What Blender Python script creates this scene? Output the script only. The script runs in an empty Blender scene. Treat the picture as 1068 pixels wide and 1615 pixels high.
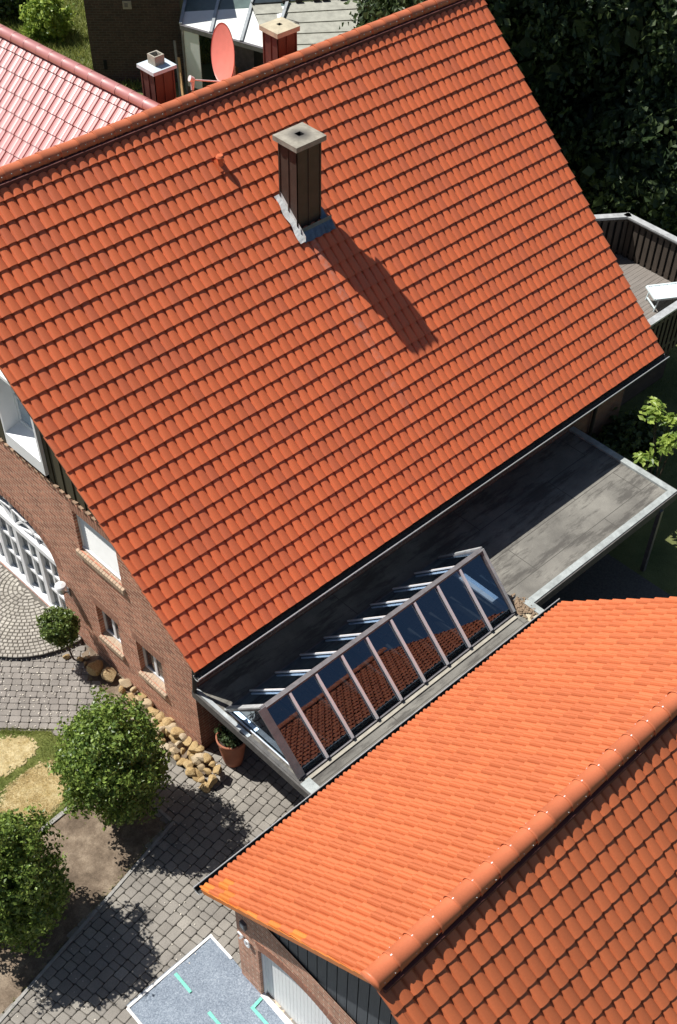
import bpy, bmesh, math, random
import numpy as np
from mathutils import Vector, Matrix, Euler, noise
random.seed(7); RNG = np.random.default_rng(7)
D = bpy.data; SC = bpy.context.scene; COL = SC.collection
rad = math.radians

# ------------------------------------------------------------------ camera, sky, sun, exposure
cam_d = D.cameras.new('camera'); cam = D.objects.new('camera', cam_d); COL.objects.link(cam)
CAM = Vector((-7.751446, -11.536769, 20.23031))
yaw, pit, rol = 0.7322025, 0.8952627, 0.0659854
fwd = Vector((math.cos(yaw)*math.cos(pit), math.sin(yaw)*math.cos(pit), -math.sin(pit)))
rgt = Vector((math.sin(yaw), -math.cos(yaw), 0)); upv = rgt.cross(fwd)
r2 = rgt*math.cos(rol) + upv*math.sin(rol); u2 = -rgt*math.sin(rol) + upv*math.cos(rol)
m = Matrix((r2, u2, -fwd)).transposed().to_4x4(); m.translation = CAM
cam.matrix_world = m
cam_d.sensor_fit = 'VERTICAL'; cam_d.sensor_height = 36; cam_d.sensor_width = 36
cam_d.lens = 36*1876.386/1615
cam_d.shift_x = (534-600.64)/1615; cam_d.shift_y = (1078.89-807.5)/1615
cam_d.clip_start = 0.1; cam_d.clip_end = 600
SC.camera = cam

L = Vector((-0.28, 0.61, 1.0)).normalized()          # towards the sun
W = D.worlds.new('World'); SC.world = W; W.use_nodes = True
wn = W.node_tree.nodes; wl = W.node_tree.links
sky = wn.new('ShaderNodeTexSky'); sky.sky_type = 'NISHITA'; sky.sun_disc = False
sky.sun_elevation = math.asin(L.z); sky.sun_rotation = math.atan2(L.x, L.y)
wn['Background'].inputs['Strength'].default_value = 0.05
wl.new(sky.outputs[0], wn['Background'].inputs['Color'])
sd = D.lights.new('sun', 'SUN'); sd.energy = 5.0; sd.angle = rad(0.5); sd.color = (1.0, 0.965, 0.91)
sun = D.objects.new('sun', sd); COL.objects.link(sun); sun.rotation_euler = L.to_track_quat('Z', 'Y').to_euler()
sun.location = (-10, 20, 40)
SC.view_settings.view_transform = 'Standard'; SC.view_settings.look = 'None'
SC.view_settings.exposure = 0.42; SC.view_settings.gamma = 1

# ------------------------------------------------------------------ materials
def new_mat(name):
    mt = D.materials.new(name); mt.use_nodes = True
    nt = mt.node_tree; return mt, nt, nt.nodes['Principled BSDF']
def N(nt, typ, **kw):
    n = nt.nodes.new(typ)
    for k, v in kw.items(): setattr(n, k, v)
    return n
def setin(n, **kw):
    for k, v in kw.items(): n.inputs[k.replace('_', ' ')].default_value = v
def col(c): return (c[0], c[1], c[2], 1)
def coords(nt, scale=(1,1,1), rot=(0,0,0)):
    tc = N(nt, 'ShaderNodeTexCoord'); mp = N(nt, 'ShaderNodeMapping')
    mp.inputs['Scale'].default_value = scale; mp.inputs['Rotation'].default_value = rot
    nt.links.new(tc.outputs['Object'], mp.inputs[0]); return mp.outputs[0]
def noise_tex(nt, vec, scale, detail=4, rough=.55):
    n = N(nt, 'ShaderNodeTexNoise'); n.inputs['Scale'].default_value = scale
    n.inputs['Detail'].default_value = detail; n.inputs['Roughness'].default_value = rough
    nt.links.new(vec, n.inputs['Vector']); return n.outputs['Fac']
def ramp(nt, fac, stops):
    r = N(nt, 'ShaderNodeValToRGB'); e = r.color_ramp.elements
    while len(e) < len(stops): e.new(0.5)
    for i, (p, c) in enumerate(stops): e[i].position = p; e[i].color = col(c)
    nt.links.new(fac, r.inputs[0]); return r.outputs[0]
def mix(nt, fac, a, b, mode='MIX'):
    mx = N(nt, 'ShaderNodeMix', data_type='RGBA', blend_type=mode)
    for s, v in ((0, fac), (6, a), (7, b)):
        if isinstance(v, bpy.types.NodeSocket): nt.links.new(v, mx.inputs[s])
        else: mx.inputs[s].default_value = v if s == 0 else col(v)
    return mx.outputs[2]
def bump(nt, bs, h, strength=.3, dist=.01):
    b = N(nt, 'ShaderNodeBump'); b.inputs['Strength'].default_value = strength; b.inputs['Distance'].default_value = dist
    nt.links.new(h, b.inputs['Height']); nt.links.new(b.outputs[0], bs.inputs['Normal'])
def plain(name, c, rough=.6, metal=0., var=.25, scale=6., spec=.5, bmp=0., scl=(1,1,1), fine=60):
    mt, nt, bs = new_mat(name); v = coords(nt, scl)
    f = noise_tex(nt, v, scale); c2 = [x*(1-var) for x in c]; c3 = [min(1, x*(1+var)) for x in c]
    cc = ramp(nt, f, [(.3, c2), (.7, c3)]); f2 = noise_tex(nt, v, fine, 2)
    cc = mix(nt, .35*min(1, var*3), cc, ramp(nt, f2, [(.35, [x*.7 for x in c]), (.65, [min(1, x*1.25) for x in c])]))
    nt.links.new(cc, bs.inputs['Base Color'])
    setin(bs, Roughness=rough, Metallic=metal); bs.inputs['Specular IOR Level'].default_value = spec
    if bmp: bump(nt, bs, f2, bmp, .01)
    return mt
def island(nt):
    g = N(nt, 'ShaderNodeNewGeometry'); return g.outputs['Random Per Island']
def tile_mat(name, c, var=.12, rough=.5, spec=.5, coat=0., coat_r=.2, dirt=.25, hue=None, streak=False):
    mt, nt, bs = new_mat(name); v = coords(nt)
    hi = [min(1, x*(1+var)) for x in c]; lo = [x*(1-var) for x in c]
    if hue: lo = hue
    base = ramp(nt, island(nt), [(0, lo), (.5, c), (1, hi)])
    f = noise_tex(nt, v, 1.3, 5, .6); base = mix(nt, ramp(nt, f, [(.45, (0,0,0)), (.8, (dirt,)*3)]), base, [c[0]*.75, c[1]*.8, c[2]*.9])
    f2 = noise_tex(nt, v, 35, 3); base = mix(nt, .18, base, ramp(nt, f2, [(.3, [x*.6 for x in c]), (.7, hi)]))
    if streak:      # pale lead run-off below the chimney flashing
        sx = N(nt, 'ShaderNodeSeparateXYZ'); nt.links.new(v, sx.inputs[0])
        a = N(nt, 'ShaderNodeMath', operation='SUBTRACT'); nt.links.new(sx.outputs[0], a.inputs[0]); a.inputs[1].default_value = 6.62
        ab = N(nt, 'ShaderNodeMath', operation='ABSOLUTE'); nt.links.new(a.outputs[0], ab.inputs[0])
        m1 = ramp(nt, ab.outputs[0], [(.02, (1,1,1)), (.17, (0,0,0))]); m2 = ramp(nt, N(nt, 'ShaderNodeMapRange').outputs[0], [(0, (0,0,0)), (1, (1,1,1))])
        mr = [n_ for n_ in nt.nodes if n_.bl_idname == 'ShaderNodeMapRange'][-1]; nt.links.new(sx.outputs[1], mr.inputs[0])
        mr.inputs[1].default_value = -.2; mr.inputs[2].default_value = 3.5; mr.inputs[3].default_value = 0; mr.inputs[4].default_value = 1
        m3 = N(nt, 'ShaderNodeMath', operation='LESS_THAN'); nt.links.new(sx.outputs[1], m3.inputs[0]); m3.inputs[1].default_value = 3.75
        k = mix(nt, 1., m1, m2, 'MULTIPLY'); k = mix(nt, 1., k, m3.outputs[0], 'MULTIPLY'); f9 = noise_tex(nt, v, 12, 3)
        k = mix(nt, 1., k, ramp(nt, f9, [(.4, (.03,)*3), (.65, (.36,)*3)]), 'MULTIPLY')
        base = mix(nt, k, base, (.50, .36, .31))
    nt.links.new(base, bs.inputs['Base Color'])
    setin(bs, Roughness=rough); bs.inputs['Specular IOR Level'].default_value = spec
    bs.inputs['Coat Weight'].default_value = coat; bs.inputs['Coat Roughness'].default_value = coat_r
    bump(nt, bs, f2, .12, .004)
    return mt
def brick_mat(name, c1, c2, mortar, axis='yz', bw=.25, rh=.0833, ms=.011, dark=.25, rot=0.0):
    mt, nt, bs = new_mat(name)
    tc = N(nt, 'ShaderNodeTexCoord'); sx = N(nt, 'ShaderNodeSeparateXYZ'); cx = N(nt, 'ShaderNodeCombineXYZ')
    mp = N(nt, 'ShaderNodeMapping'); mp.inputs['Rotation'].default_value = (0, 0, rot)
    nt.links.new(tc.outputs['Object'], mp.inputs[0]); nt.links.new(mp.outputs[0], sx.inputs[0])
    a = {'x': 0, 'y': 1, 'z': 2}
    nt.links.new(sx.outputs[a[axis[0]]], cx.inputs[0]); nt.links.new(sx.outputs[a[axis[1]]], cx.inputs[1])
    b = N(nt, 'ShaderNodeTexBrick'); nt.links.new(cx.outputs[0], b.inputs['Vector'])
    b.inputs['Color1'].default_value = col(c1); b.inputs['Color2'].default_value = col(c2); b.inputs['Mortar'].default_value = col(mortar)
    b.inputs['Scale'].default_value = 1; b.inputs['Brick Width'].default_value = bw; b.inputs['Row Height'].default_value = rh
    b.inputs['Mortar Size'].default_value = ms; b.inputs['Mortar Smooth'].default_value = .15; b.inputs['Bias'].default_value = 0
    f = noise_tex(nt, tc.outputs['Object'], 2.2, 5, .65); f2 = noise_tex(nt, tc.outputs['Object'], 14, 4, .7)
    c = mix(nt, 1., b.outputs['Color'], ramp(nt, f, [(.3, (1-dark,)*3), (.7, (1+dark*.4,)*3)]), 'MULTIPLY')
    c = mix(nt, 1., c, ramp(nt, f2, [(.3, (.72, .7, .7)), (.7, (1.2, 1.15, 1.1))]), 'MULTIPLY')
    nt.links.new(c, bs.inputs['Base Color']); setin(bs, Roughness=.85)
    inv = N(nt, 'ShaderNodeMath', operation='SUBTRACT'); inv.inputs[0].default_value = 1
    nt.links.new(b.outputs['Fac'], inv.inputs[1]); bump(nt, bs, inv.outputs[0], .6, .008)
    return mt
def leaf_mat(name, dark, light, rough=.42, trans=.3):
    mt, nt, bs = new_mat(name)
    c = ramp(nt, island(nt), [(0, dark), (.55, [(a+b)/2 for a, b in zip(dark, light)]), (1, light)])
    nt.links.new(c, bs.inputs['Base Color']); setin(bs, Roughness=rough); bs.inputs['Specular IOR Level'].default_value = .4
    tr = N(nt, 'ShaderNodeBsdfTranslucent'); hs = N(nt, 'ShaderNodeHueSaturation'); hs.inputs['Value'].default_value = 1.5
    hs.inputs['Hue'].default_value = .485; nt.links.new(c, hs.inputs['Color']); nt.links.new(hs.outputs[0], tr.inputs[0])
    ms = N(nt, 'ShaderNodeMixShader'); ms.inputs[0].default_value = trans
    nt.links.new(bs.outputs[0], ms.inputs[1]); nt.links.new(tr.outputs[0], ms.inputs[2])
    nt.links.new(ms.outputs[0], nt.nodes['Material Output'].inputs[0]); return mt
def paver_mat(name, cs, joint_var=.2, spots=False):
    mt, nt, bs = new_mat(name); v = coords(nt)
    c = ramp(nt, island(nt), [(i/(len(cs)-1), x) for i, x in enumerate(cs)])
    f = noise_tex(nt, v, 1.1, 6, .65); c = mix(nt, 1., c, ramp(nt, f, [(.3, (.72, .70, .68)), (.7, (1.12, 1.1, 1.06))]), 'MULTIPLY')
    f2 = noise_tex(nt, v, 45, 4, .7); c = mix(nt, 1., c, ramp(nt, f2, [(.3, (.75,)*3), (.7, (1.2,)*3)]), 'MULTIPLY')
    if spots:
        vo = N(nt, 'ShaderNodeTexVoronoi'); vo.inputs['Scale'].default_value = 9; nt.links.new(v, vo.inputs['Vector'])
        c = mix(nt, ramp(nt, vo.outputs['Distance'], [(.09, (.8,)*3), (.16, (0,0,0))]), c, (.62, .58, .5))
    nt.links.new(c, bs.inputs['Base Color']); setin(bs, Roughness=.85); bump(nt, bs, f2, .4, .006); return mt
def glass_mat(name, tint, ior=1.9, rough=.02):
    mt, nt, bs = new_mat(name)
    t = N(nt, 'ShaderNodeBsdfTransparent'); t.inputs[0].default_value = col(tint)
    g = N(nt, 'ShaderNodeBsdfGlossy'); g.inputs['Roughness'].default_value = rough; g.inputs[0].default_value = (.62, .80, 1.0, 1)
    fr = N(nt, 'ShaderNodeFresnel'); fr.inputs[0].default_value = ior
    ms = N(nt, 'ShaderNodeMixShader'); nt.links.new(fr.outputs[0], ms.inputs[0])
    nt.links.new(t.outputs[0], ms.inputs[1]); nt.links.new(g.outputs[0], ms.inputs[2])
    nt.links.new(ms.outputs[0], nt.nodes['Material Output'].inputs[0]); return mt

M = {}
M['tile'] = tile_mat('clay_tile', (.62, .148, .056), rough=.42, hue=(.55, .138, .062), var=.11, streak=True)
M['tile_new'] = tile_mat('clay_tile_garage', (.51, .135, .050), rough=.45, hue=(.45, .118, .044), var=.12, dirt=.25)
M['tile_glaze'] = tile_mat('glazed_tile', (.42, .14, .125), rough=.42, spec=1., coat=.42, coat_r=.30, var=.06, dirt=.1)
M['tile_glaze'].node_tree.nodes['Principled BSDF'].inputs['Coat IOR'].default_value = 2.4
M['tile_verge'] = tile_mat('yellowed_tile', (.58, .18, .035), rough=.5, var=.12)
M['ridge'] = tile_mat('ridge_clay', (.58, .165, .072), rough=.48, spec=.5, var=.12)
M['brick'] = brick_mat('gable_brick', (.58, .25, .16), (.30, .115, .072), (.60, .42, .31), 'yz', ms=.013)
M['brick_x'] = brick_mat('front_brick', (.24, .105, .07), (.16, .07, .05), (.28, .22, .17), 'xz')  # house brick again, darker: shade of the front wall put into the colour
M['brick_gar'] = brick_mat('garage_brick', (.62, .31, .21), (.36, .16, .10), (.64, .52, .40), 'yz')
M['brick_dark'] = brick_mat('dark_brick', (.105, .065, .048), (.07, .045, .036), (.10, .085, .072), 'xz', bw=.25)
M['sill'] = plain('brick_sill', (.40, .29, .20), .8, var=.2, scale=12)
M['sill_gap'] = plain('sill_mortar', (.55, .49, .40), .9)
M['white'] = plain('white_paint', (.78, .79, .80), .4, var=.03)
M['white_sh'] = plain('white_shutter', (.80, .80, .78), .45, var=.03)
M['pane'] = plain('window_pane', (.02, .03, .04), .04, spec=1., var=.1)
M['clad_olive'] = plain('olive_cladding', (.045, .038, .018), .7, var=.3, scl=(1, 6, .5))
M['clad_grey'] = plain('slate_cladding', (.060, .068, .078), .6, var=.3, scl=(1, 8, .6))
M['dark_wood'] = plain('dark_wood', (.028, .024, .02), .75, var=.4, scl=(4, 4, .6))
M['chim'] = plain('brown_metal', (.060, .042, .032), .55, var=.2)
M['chim_red'] = plain('red_brown_metal', (.085, .026, .018), .55, var=.2)
M['concrete'] = plain('concrete', (.36, .33, .27), .85, var=.25, scale=5, bmp=.3)
def soot_cap():
    mt, nt, bs = new_mat('sooty_concrete'); v = coords(nt); f = noise_tex(nt, v, 6, 5, .6); c = ramp(nt, f, [(.3, (.22, .20, .16)), (.7, (.37, .34, .28))])
    vd = N(nt, 'ShaderNodeVectorMath', operation='DISTANCE'); nt.links.new(v, vd.inputs[0]); vd.inputs[1].default_value = (7.105-.37, 4.785-.6, 9.17)
    k = ramp(nt, vd.outputs['Value'], [(.08, (.9,)*3), (.30, (0,0,0))]); c = mix(nt, k, c, (.06, .055, .05)); nt.links.new(c, bs.inputs['Base Color']); setin(bs, Roughness=.9); bump(nt, bs, f, .3, .01); return mt
M['cap_soot'] = soot_cap()
M['concrete_tan'] = plain('tan_concrete', (.47, .41, .29), .85, var=.2, scale=5, bmp=.3)
M['zinc'] = plain('zinc', (.42, .45, .46), .45, metal=.4, var=.25, scale=4)
M['zinc_lt'] = plain('bright_zinc', (.36, .39, .38), .6, metal=.1, var=.35, scale=6)
M['cap_pale'] = plain('pale_cap', (.55, .62, .66), .6, var=.1)
M['lead'] = plain('lead', (.12, .17, .23), .45, metal=.4, var=.3, scale=9)
M['lead_white'] = plain('painted_lead', (.62, .64, .63), .6, var=.3, scale=9)
M['gutter'] = plain('gutter_metal', (.035, .035, .035), .5, metal=.3, var=.3)
M['edge_metal'] = plain('edge_metal', (.55, .56, .56), .4, metal=.5, var=.1)
M['black'] = plain('soot', (.006, .006, .006), .9)  # black for flue soot, also stands in for darkness of rooms and gaps
M['bitumen'] = None
M['rafter'] = plain('white_rafter', (.66, .63, .62), .5, var=.08)
M['rafter_front'] = plain('polished_rafter_cap', (.86, .82, .82), .25, metal=.25, var=.05, spec=1.)
M['alu'] = plain('weathered_alu', (.17, .16, .165), .5, metal=.3, var=.3, scale=7)
M['glass'] = glass_mat('skylight_glass', (.50, .58, .66), 2.6)
M['terra'] = plain('terracotta', (.34, .12, .065), .75, var=.15)
M['soil'] = plain('potting_soil', (.035, .028, .02), .95, var=.4, scale=20)
M['fascia'] = plain('weathered_fascia', (.085, .08, .075), .75, var=.4, scale=8)
M['deck'] = plain('weathered_deck', (.20, .178, .158), .8, var=.25, scale=3, scl=(.6, 8, 8))
M['rail_cap'] = plain('rail_cap_zinc', (.46, .47, .47), .5, metal=.2, var=.3, scale=7)
M['plastic'] = plain('white_plastic', (.66, .76, .78), .4, var=.05)
M['dish'] = plain('salmon_dish', (.72, .22, .17), .45, var=.06)
M['lnb'] = plain('lnb_plastic', (.66, .58, .58), .45, var=.05)
M['tarp'] = None
M['tape'] = plain('turquoise_tape', (.16, .58, .44), .5, var=.15, scale=20)
M['tarp_edge'] = plain('white_edge_tape', (.74, .73, .71), .6, var=.08)
M['kerb'] = plain('kerb_stone', (.30, .29, .27), .9, var=.25, scale=8, bmp=.3)
M['poly'] = plain('white_polycarbonate', (.78, .80, .76), .4, var=.05, scale=3)
M['poly_dark'] = plain('grey_polycarbonate', (.10, .14, .13), .3, var=.3, scale=3)
M['oldroof'] = plain('old_cement_tile', (.34, .34, .29), .9, var=.25, scale=4, bmp=.4)
M['red_stuff'] = plain('red_plastic', (.50, .04, .03), .5)
M['wood_lt'] = plain('light_wood', (.50, .30, .14), .7, var=.25, scl=(1, 1, 6))
M['planks'] = plain('grey_plank', (.22, .20, .18), .8, var=.3)
M['cob'] = paver_mat('cobble', [(.30, .28, .25), (.40, .38, .34), (.34, .32, .29), (.45, .43, .39)])
M['paver'] = paver_mat('driveway_paver', [(.22, .205, .185), (.265, .25, .225), (.24, .225, .205), (.31, .292, .262)])
M['paver_up'] = paver_mat('path_paver', [(.225, .208, .192), (.25, .232, .215), (.238, .22, .203), (.27, .25, .232)], spots=True)
M['joint'] = plain('joint_sand', (.125, .113, .096), .95, var=.4, scale=20)
M['rock'] = None
M['leaf'] = leaf_mat('box_leaf', (.05, .10, .02), (.28, .38, .08), rough=.36)
M['leaf_small'] = leaf_mat('small_leaf', (.05, .09, .02), (.20, .27, .07), rough=.36)
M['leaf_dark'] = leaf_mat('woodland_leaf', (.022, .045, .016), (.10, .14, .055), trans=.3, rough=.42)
M['leaf_lime'] = leaf_mat('lime_leaf', (.09, .17, .025), (.44, .55, .12), trans=.45)
M['leaf_ivy'] = leaf_mat('ivy_leaf', (.02, .045, .015), (.10, .15, .04), trans=.2)
M['bark'] = plain('bark', (.09, .065, .045), .9, var=.4, scale=14, bmp=.5)
M['blade'] = leaf_mat('grass_blade', (.10, .15, .025), (.32, .34, .10), rough=.6)
M['blade_dry'] = leaf_mat('dry_grass_blade', (.36, .27, .10), (.80, .70, .42), rough=.8)
M['blade_dark'] = leaf_mat('shaded_grass_blade', (.03, .06, .015), (.08, .13, .03), rough=.6)

def bitumen():
    mt, nt, bs = new_mat('bitumen_roofing'); v = coords(nt)
    f = noise_tex(nt, v, 1.2, 6, .6); c = ramp(nt, f, [(.3, (.115, .108, .095)), (.7, (.24, .228, .198))])
    v2 = coords(nt, (.5, 2.4, 1)); f3 = noise_tex(nt, v2, 1.6, 6, .7)
    c = mix(nt, ramp(nt, f3, [(.50, (0,0,0)), (.60, (.8,)*3)]), c, (.07, .064, .056))
    br = N(nt, 'ShaderNodeTexBrick'); br.offset = .37; nt.links.new(v, br.inputs['Vector'])
    for k, x in (('Scale', 1), ('Brick Width', 3.7), ('Row Height', .82), ('Mortar Size', .011), ('Mortar Smooth', .4)): br.inputs[k].default_value = x
    c = mix(nt, br.outputs['Fac'], c, (.075, .07, .06))
    f2 = noise_tex(nt, v, 90, 3, .8); c = mix(nt, 1., c, ramp(nt, f2, [(.3, (.7,)*3), (.7, (1.25,)*3)]), 'MULTIPLY')
    nt.links.new(c, bs.inputs['Base Color']); setin(bs, Roughness=.8); bump(nt, bs, f2, .3, .004); return mt
M['bitumen'] = bitumen()
def tarp_mat():
    mt, nt, bs = new_mat('grey_blue_fleece'); v = coords(nt)
    f = noise_tex(nt, v, 38, 6, .8); c = ramp(nt, f, [(.34, (.10, .13, .17)), (.5, (.21, .25, .30)), (.66, (.40, .45, .51))])
    f3 = noise_tex(nt, v, 3, 4); c = mix(nt, 1., c, ramp(nt, f3, [(.3, (.85, .86, .88)), (.7, (1.08,)*3)]), 'MULTIPLY')
    nt.links.new(c, bs.inputs['Base Color']); setin(bs, Roughness=.9); bump(nt, bs, f, .6, .006); return mt
M['tarp'] = tarp_mat()
def rock_mat():
    mt, nt, bs = new_mat('sandstone'); v = coords(nt)
    oi = N(nt, 'ShaderNodeObjectInfo')
    f = noise_tex(nt, v, 9, 6, .7); c = ramp(nt, f, [(.28, (.17, .105, .045)), (.5, (.40, .275, .12)), (.72, (.56, .43, .24))])
    c = mix(nt, ramp(nt, oi.outputs['Random'], [(.6, (0,0,0)), (1, (.6,)*3)]), c, (.48, .42, .33))
    nt.links.new(c, bs.inputs['Base Color']); setin(bs, Roughness=.85); bump(nt, bs, f, .7, .02); return mt
M['rock'] = rock_mat()
def soil_mat():
    mt, nt, bs = new_mat('dry_soil'); v = coords(nt)
    f = noise_tex(nt, v, 1.6, 8, .7); c = ramp(nt, f, [(.36, (.09, .064, .042)), (.5, (.185, .137, .095)), (.64, (.30, .235, .168))])
    f2 = noise_tex(nt, v, 40, 5, .8); c = mix(nt, 1., c, ramp(nt, f2, [(.3, (.6,)*3), (.7, (1.3,)*3)]), 'MULTIPLY')
    nt.links.new(c, bs.inputs['Base Color']); setin(bs, Roughness=.95); bump(nt, bs, f2, .8, .02); return mt
M['earth'] = soil_mat()
def grass_mat(name, a, b, sc=2.):
    mt, nt, bs = new_mat(name); v = coords(nt)
    f = noise_tex(nt, v, sc, 6, .65); c = ramp(nt, f, [(.32, a), (.68, b)])
    f2 = noise_tex(nt, v, 60, 4, .8); c = mix(nt, 1., c, ramp(nt, f2, [(.3, (.6,)*3), (.7, (1.35,)*3)]), 'MULTIPLY')
    nt.links.new(c, bs.inputs['Base Color']); setin(bs, Roughness=.95); bump(nt, bs, f2, .8, .03); return mt
M['lawn_green'] = grass_mat('green_lawn', (.13, .17, .035), (.24, .25, .07))
M['lawn_dry'] = grass_mat('parched_lawn', (.40, .30, .12), (.70, .60, .36), 5)
M['ground'] = grass_mat('rough_ground', (.07, .10, .025), (.19, .20, .07), .5)

# ------------------------------------------------------------------ mesh helpers
class MB:
    def __init__(s): s.v = []; s.f = []; s.m = []
    def face(s, pts, mi=0):
        i = len(s.v); s.v += [tuple(p) for p in pts]; s.f.append(tuple(range(i, i+len(pts)))); s.m.append(mi)
    def raw(s, v, f, mi=0):
        i = len(s.v); s.v += [tuple(p) for p in v]; s.f += [tuple(a+i for a in q) for q in f]; s.m += [mi]*len(f)
    def box(s, x0, x1, y0, y1, z0, z1, mi=0):
        s.raw([(x, y, z) for z in (z0, z1) for y in (y0, y1) for x in (x0, x1)],
              [(0,2,3,1), (4,5,7,6), (0,1,5,4), (2,6,7,3), (0,4,6,2), (1,3,7,5)], mi)
    def obox(s, c, ax, ay, az, mi=0):      # centre + half-axis vectors
        c, ax, ay, az = Vector(c), Vector(ax), Vector(ay), Vector(az)
        s.raw([c + ax*i + ay*j + az*k for k in (-1, 1) for j in (-1, 1) for i in (-1, 1)],
              [(0,2,3,1), (4,5,7,6), (0,1,5,4), (2,6,7,3), (0,4,6,2), (1,3,7,5)], mi)
    def bar(s, a, b, w, h, up=(0,0,1), mi=0, ext=0.):   # bar between two points, width w, height h
        a, b = Vector(a), Vector(b); d = (b-a).normalized(); sd = d.cross(Vector(up)).normalized(); u = sd.cross(d)
        s.obox((a+b)/2, d*((b-a).length/2+ext), sd*w/2, u*h/2, mi)
    def tube(s, a, b, r0, r1=None, n=14, mi=0, caps=True):
        a, b = Vector(a), Vector(b); r1 = r0 if r1 is None else r1
        d = (b-a).normalized(); p = d.orthogonal().normalized(); q = d.cross(p)
        v = [];
        for c, r in ((a, r0), (b, r1)):
            v += [c + (p*math.cos(t) + q*math.sin(t))*r for t in [2*math.pi*i/n for i in range(n)]]
        f = [(i, (i+1) % n, n+(i+1) % n, n+i) for i in range(n)]
        if caps: f += [tuple(range(n-1, -1, -1)), tuple(range(n, 2*n))]
        s.raw(v, f, mi)
    def slab(s, pts, t, mi=0):   # polygon extruded along its downward normal
        pts = [Vector(p) for p in pts]; n = (pts[1]-pts[0]).cross(pts[2]-pts[0]).normalized()
        if n.z < 0: pts = pts[::-1]; n = -n
        k = len(pts); lo = [p - n*t for p in pts]
        s.raw(pts+lo, [tuple(range(k)), tuple(range(2*k-1, k-1, -1))] + [(i, k+i, k+(i+1) % k, (i+1) % k) for i in range(k)], mi)
ROOT = {}
def link(o, parent=None):
    COL.objects.link(o)
    if parent is not None: o.parent = parent
    return o
def origin(parent):
    p = parent
    while p is not None and p.parent is not None: p = p.parent
    return Vector(p.location) if p is not None else Vector((0,0,0))
def obj(name, mb, mats, parent=None, smooth=False, loc=None):
    me = D.meshes.new(name)
    o0 = origin(parent) if parent is not None else Vector(loc or (0,0,0))
    vv = np.array(mb.v, dtype=float) - np.array(o0)
    me.from_pydata(vv.tolist(), [], mb.f)
    for mt in (mats if isinstance(mats, (list, tuple)) else [mats]): me.materials.append(mt)
    if any(mb.m): me.polygons.foreach_set('material_index', mb.m)
    if smooth: me.polygons.foreach_set('use_smooth', [True]*len(me.polygons))
    me.update()
    o = D.objects.new(name, me); link(o, parent)
    if parent is None: o.location = o0
    return o
def thing(name, label, cat, loc, group=None):
    o = D.objects.new(name, None); COL.objects.link(o); o.location = loc
    o.empty_display_size = .2; o['label'] = label; o['category'] = cat
    if group: o['group'] = group
    return o
def tag(o, label, cat, group=None):
    o['label'] = label; o['category'] = cat
    if group: o['group'] = group
    return o
def structure(name, mb, mt, **k):
    o = obj(name, mb, mt, **k); o['kind'] = 'structure'; return o
def stuff(name, mb, mt, label, cat, **k):
    o = obj(name, mb, mt, **k); o['kind'] = 'stuff'; o['label'] = label; o['category'] = cat; return o

# tiled roof slope: O eave corner, ex along the eave, eu up the slope, n outward normal
PROF = [(0, -.018), (.045, -.010), (.09, .010), (.18, .032), (.33, .043), (.50, .046), (.66, .042), (.78, .030), (.87, .012), (.93, -.004), (.965, -.016), (1.0, -.020)]
PROF_N = [(0, -.014), (.03, .004), (.09, .020), (.19, .025), (.30, .021), (.40, .014), (.48, .018), (.58, .030), (.70, .036), (.82, .031), (.91, .014), (.965, -.008), (1.0, -.016)]
PROF2 = [(0, -.004), (.03, .010), (.10, .016), (.20, .015), (.40, .008), (.47, .010), (.55, .016), (.70, .014), (.88, .006), (.94, -.006), (1.0, -.010)]
def tiles(O, ex, eu, n, c0, c1, r0, r1, w, g, keep=None, prof=PROF, th=.031, tilt=.028, top_cut=1.0, jit=.0035, mat_fn=None, hs=1.0, fl=.5):
    mb = MB(); O, ex, eu, n = map(Vector, (O, ex, eu, n)); K = len(prof)
    for r in range(r0, r1):
        for c in range(c0, c1):
            if keep and not keep(c, r): continue
            a = random.uniform(-jit, jit); b = random.uniform(-jit, jit); sx = random.uniform(-.002, .002); sy = random.uniform(-.004, .004)
            tl = 1.06 if r < r1-1 else top_cut
            x0 = c*w + sx; v0 = r*g + sy
            lo = []; hi = []; un = []
            for t, h in prof:
                p = O + ex*(x0 + t*(w+.004)); lift = a*(t-.5)*2 + b
                h *= hs
                hl = h*fl + .017*(1-fl)*2
                lo.append(p + eu*v0 + n*(hl + th + lift)); hi.append(p + eu*(v0 + g*tl) + n*(h + th - tilt + lift*.3))
                un.append(p + eu*(v0+.003) + n*(hl + th + lift - .014))
            i = len(mb.v); mb.v += [tuple(q) for q in lo+hi+un]; mi = mat_fn(c, r) if mat_fn else 0
            for k in range(K-1):
                mb.f.append((i+k, i+k+1, i+K+k+1, i+K+k)); mb.m.append(mi)
                mb.f.append((i+2*K+k, i+2*K+k+1, i+k+1, i+k)); mb.m.append(mi)
            mb.f.append((i+2*K, i, i+K)); mb.m.append(mi); mb.f.append((i+K-1, i+3*K-1, i+2*K-1)); mb.m.append(mi)
    return mb
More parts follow.
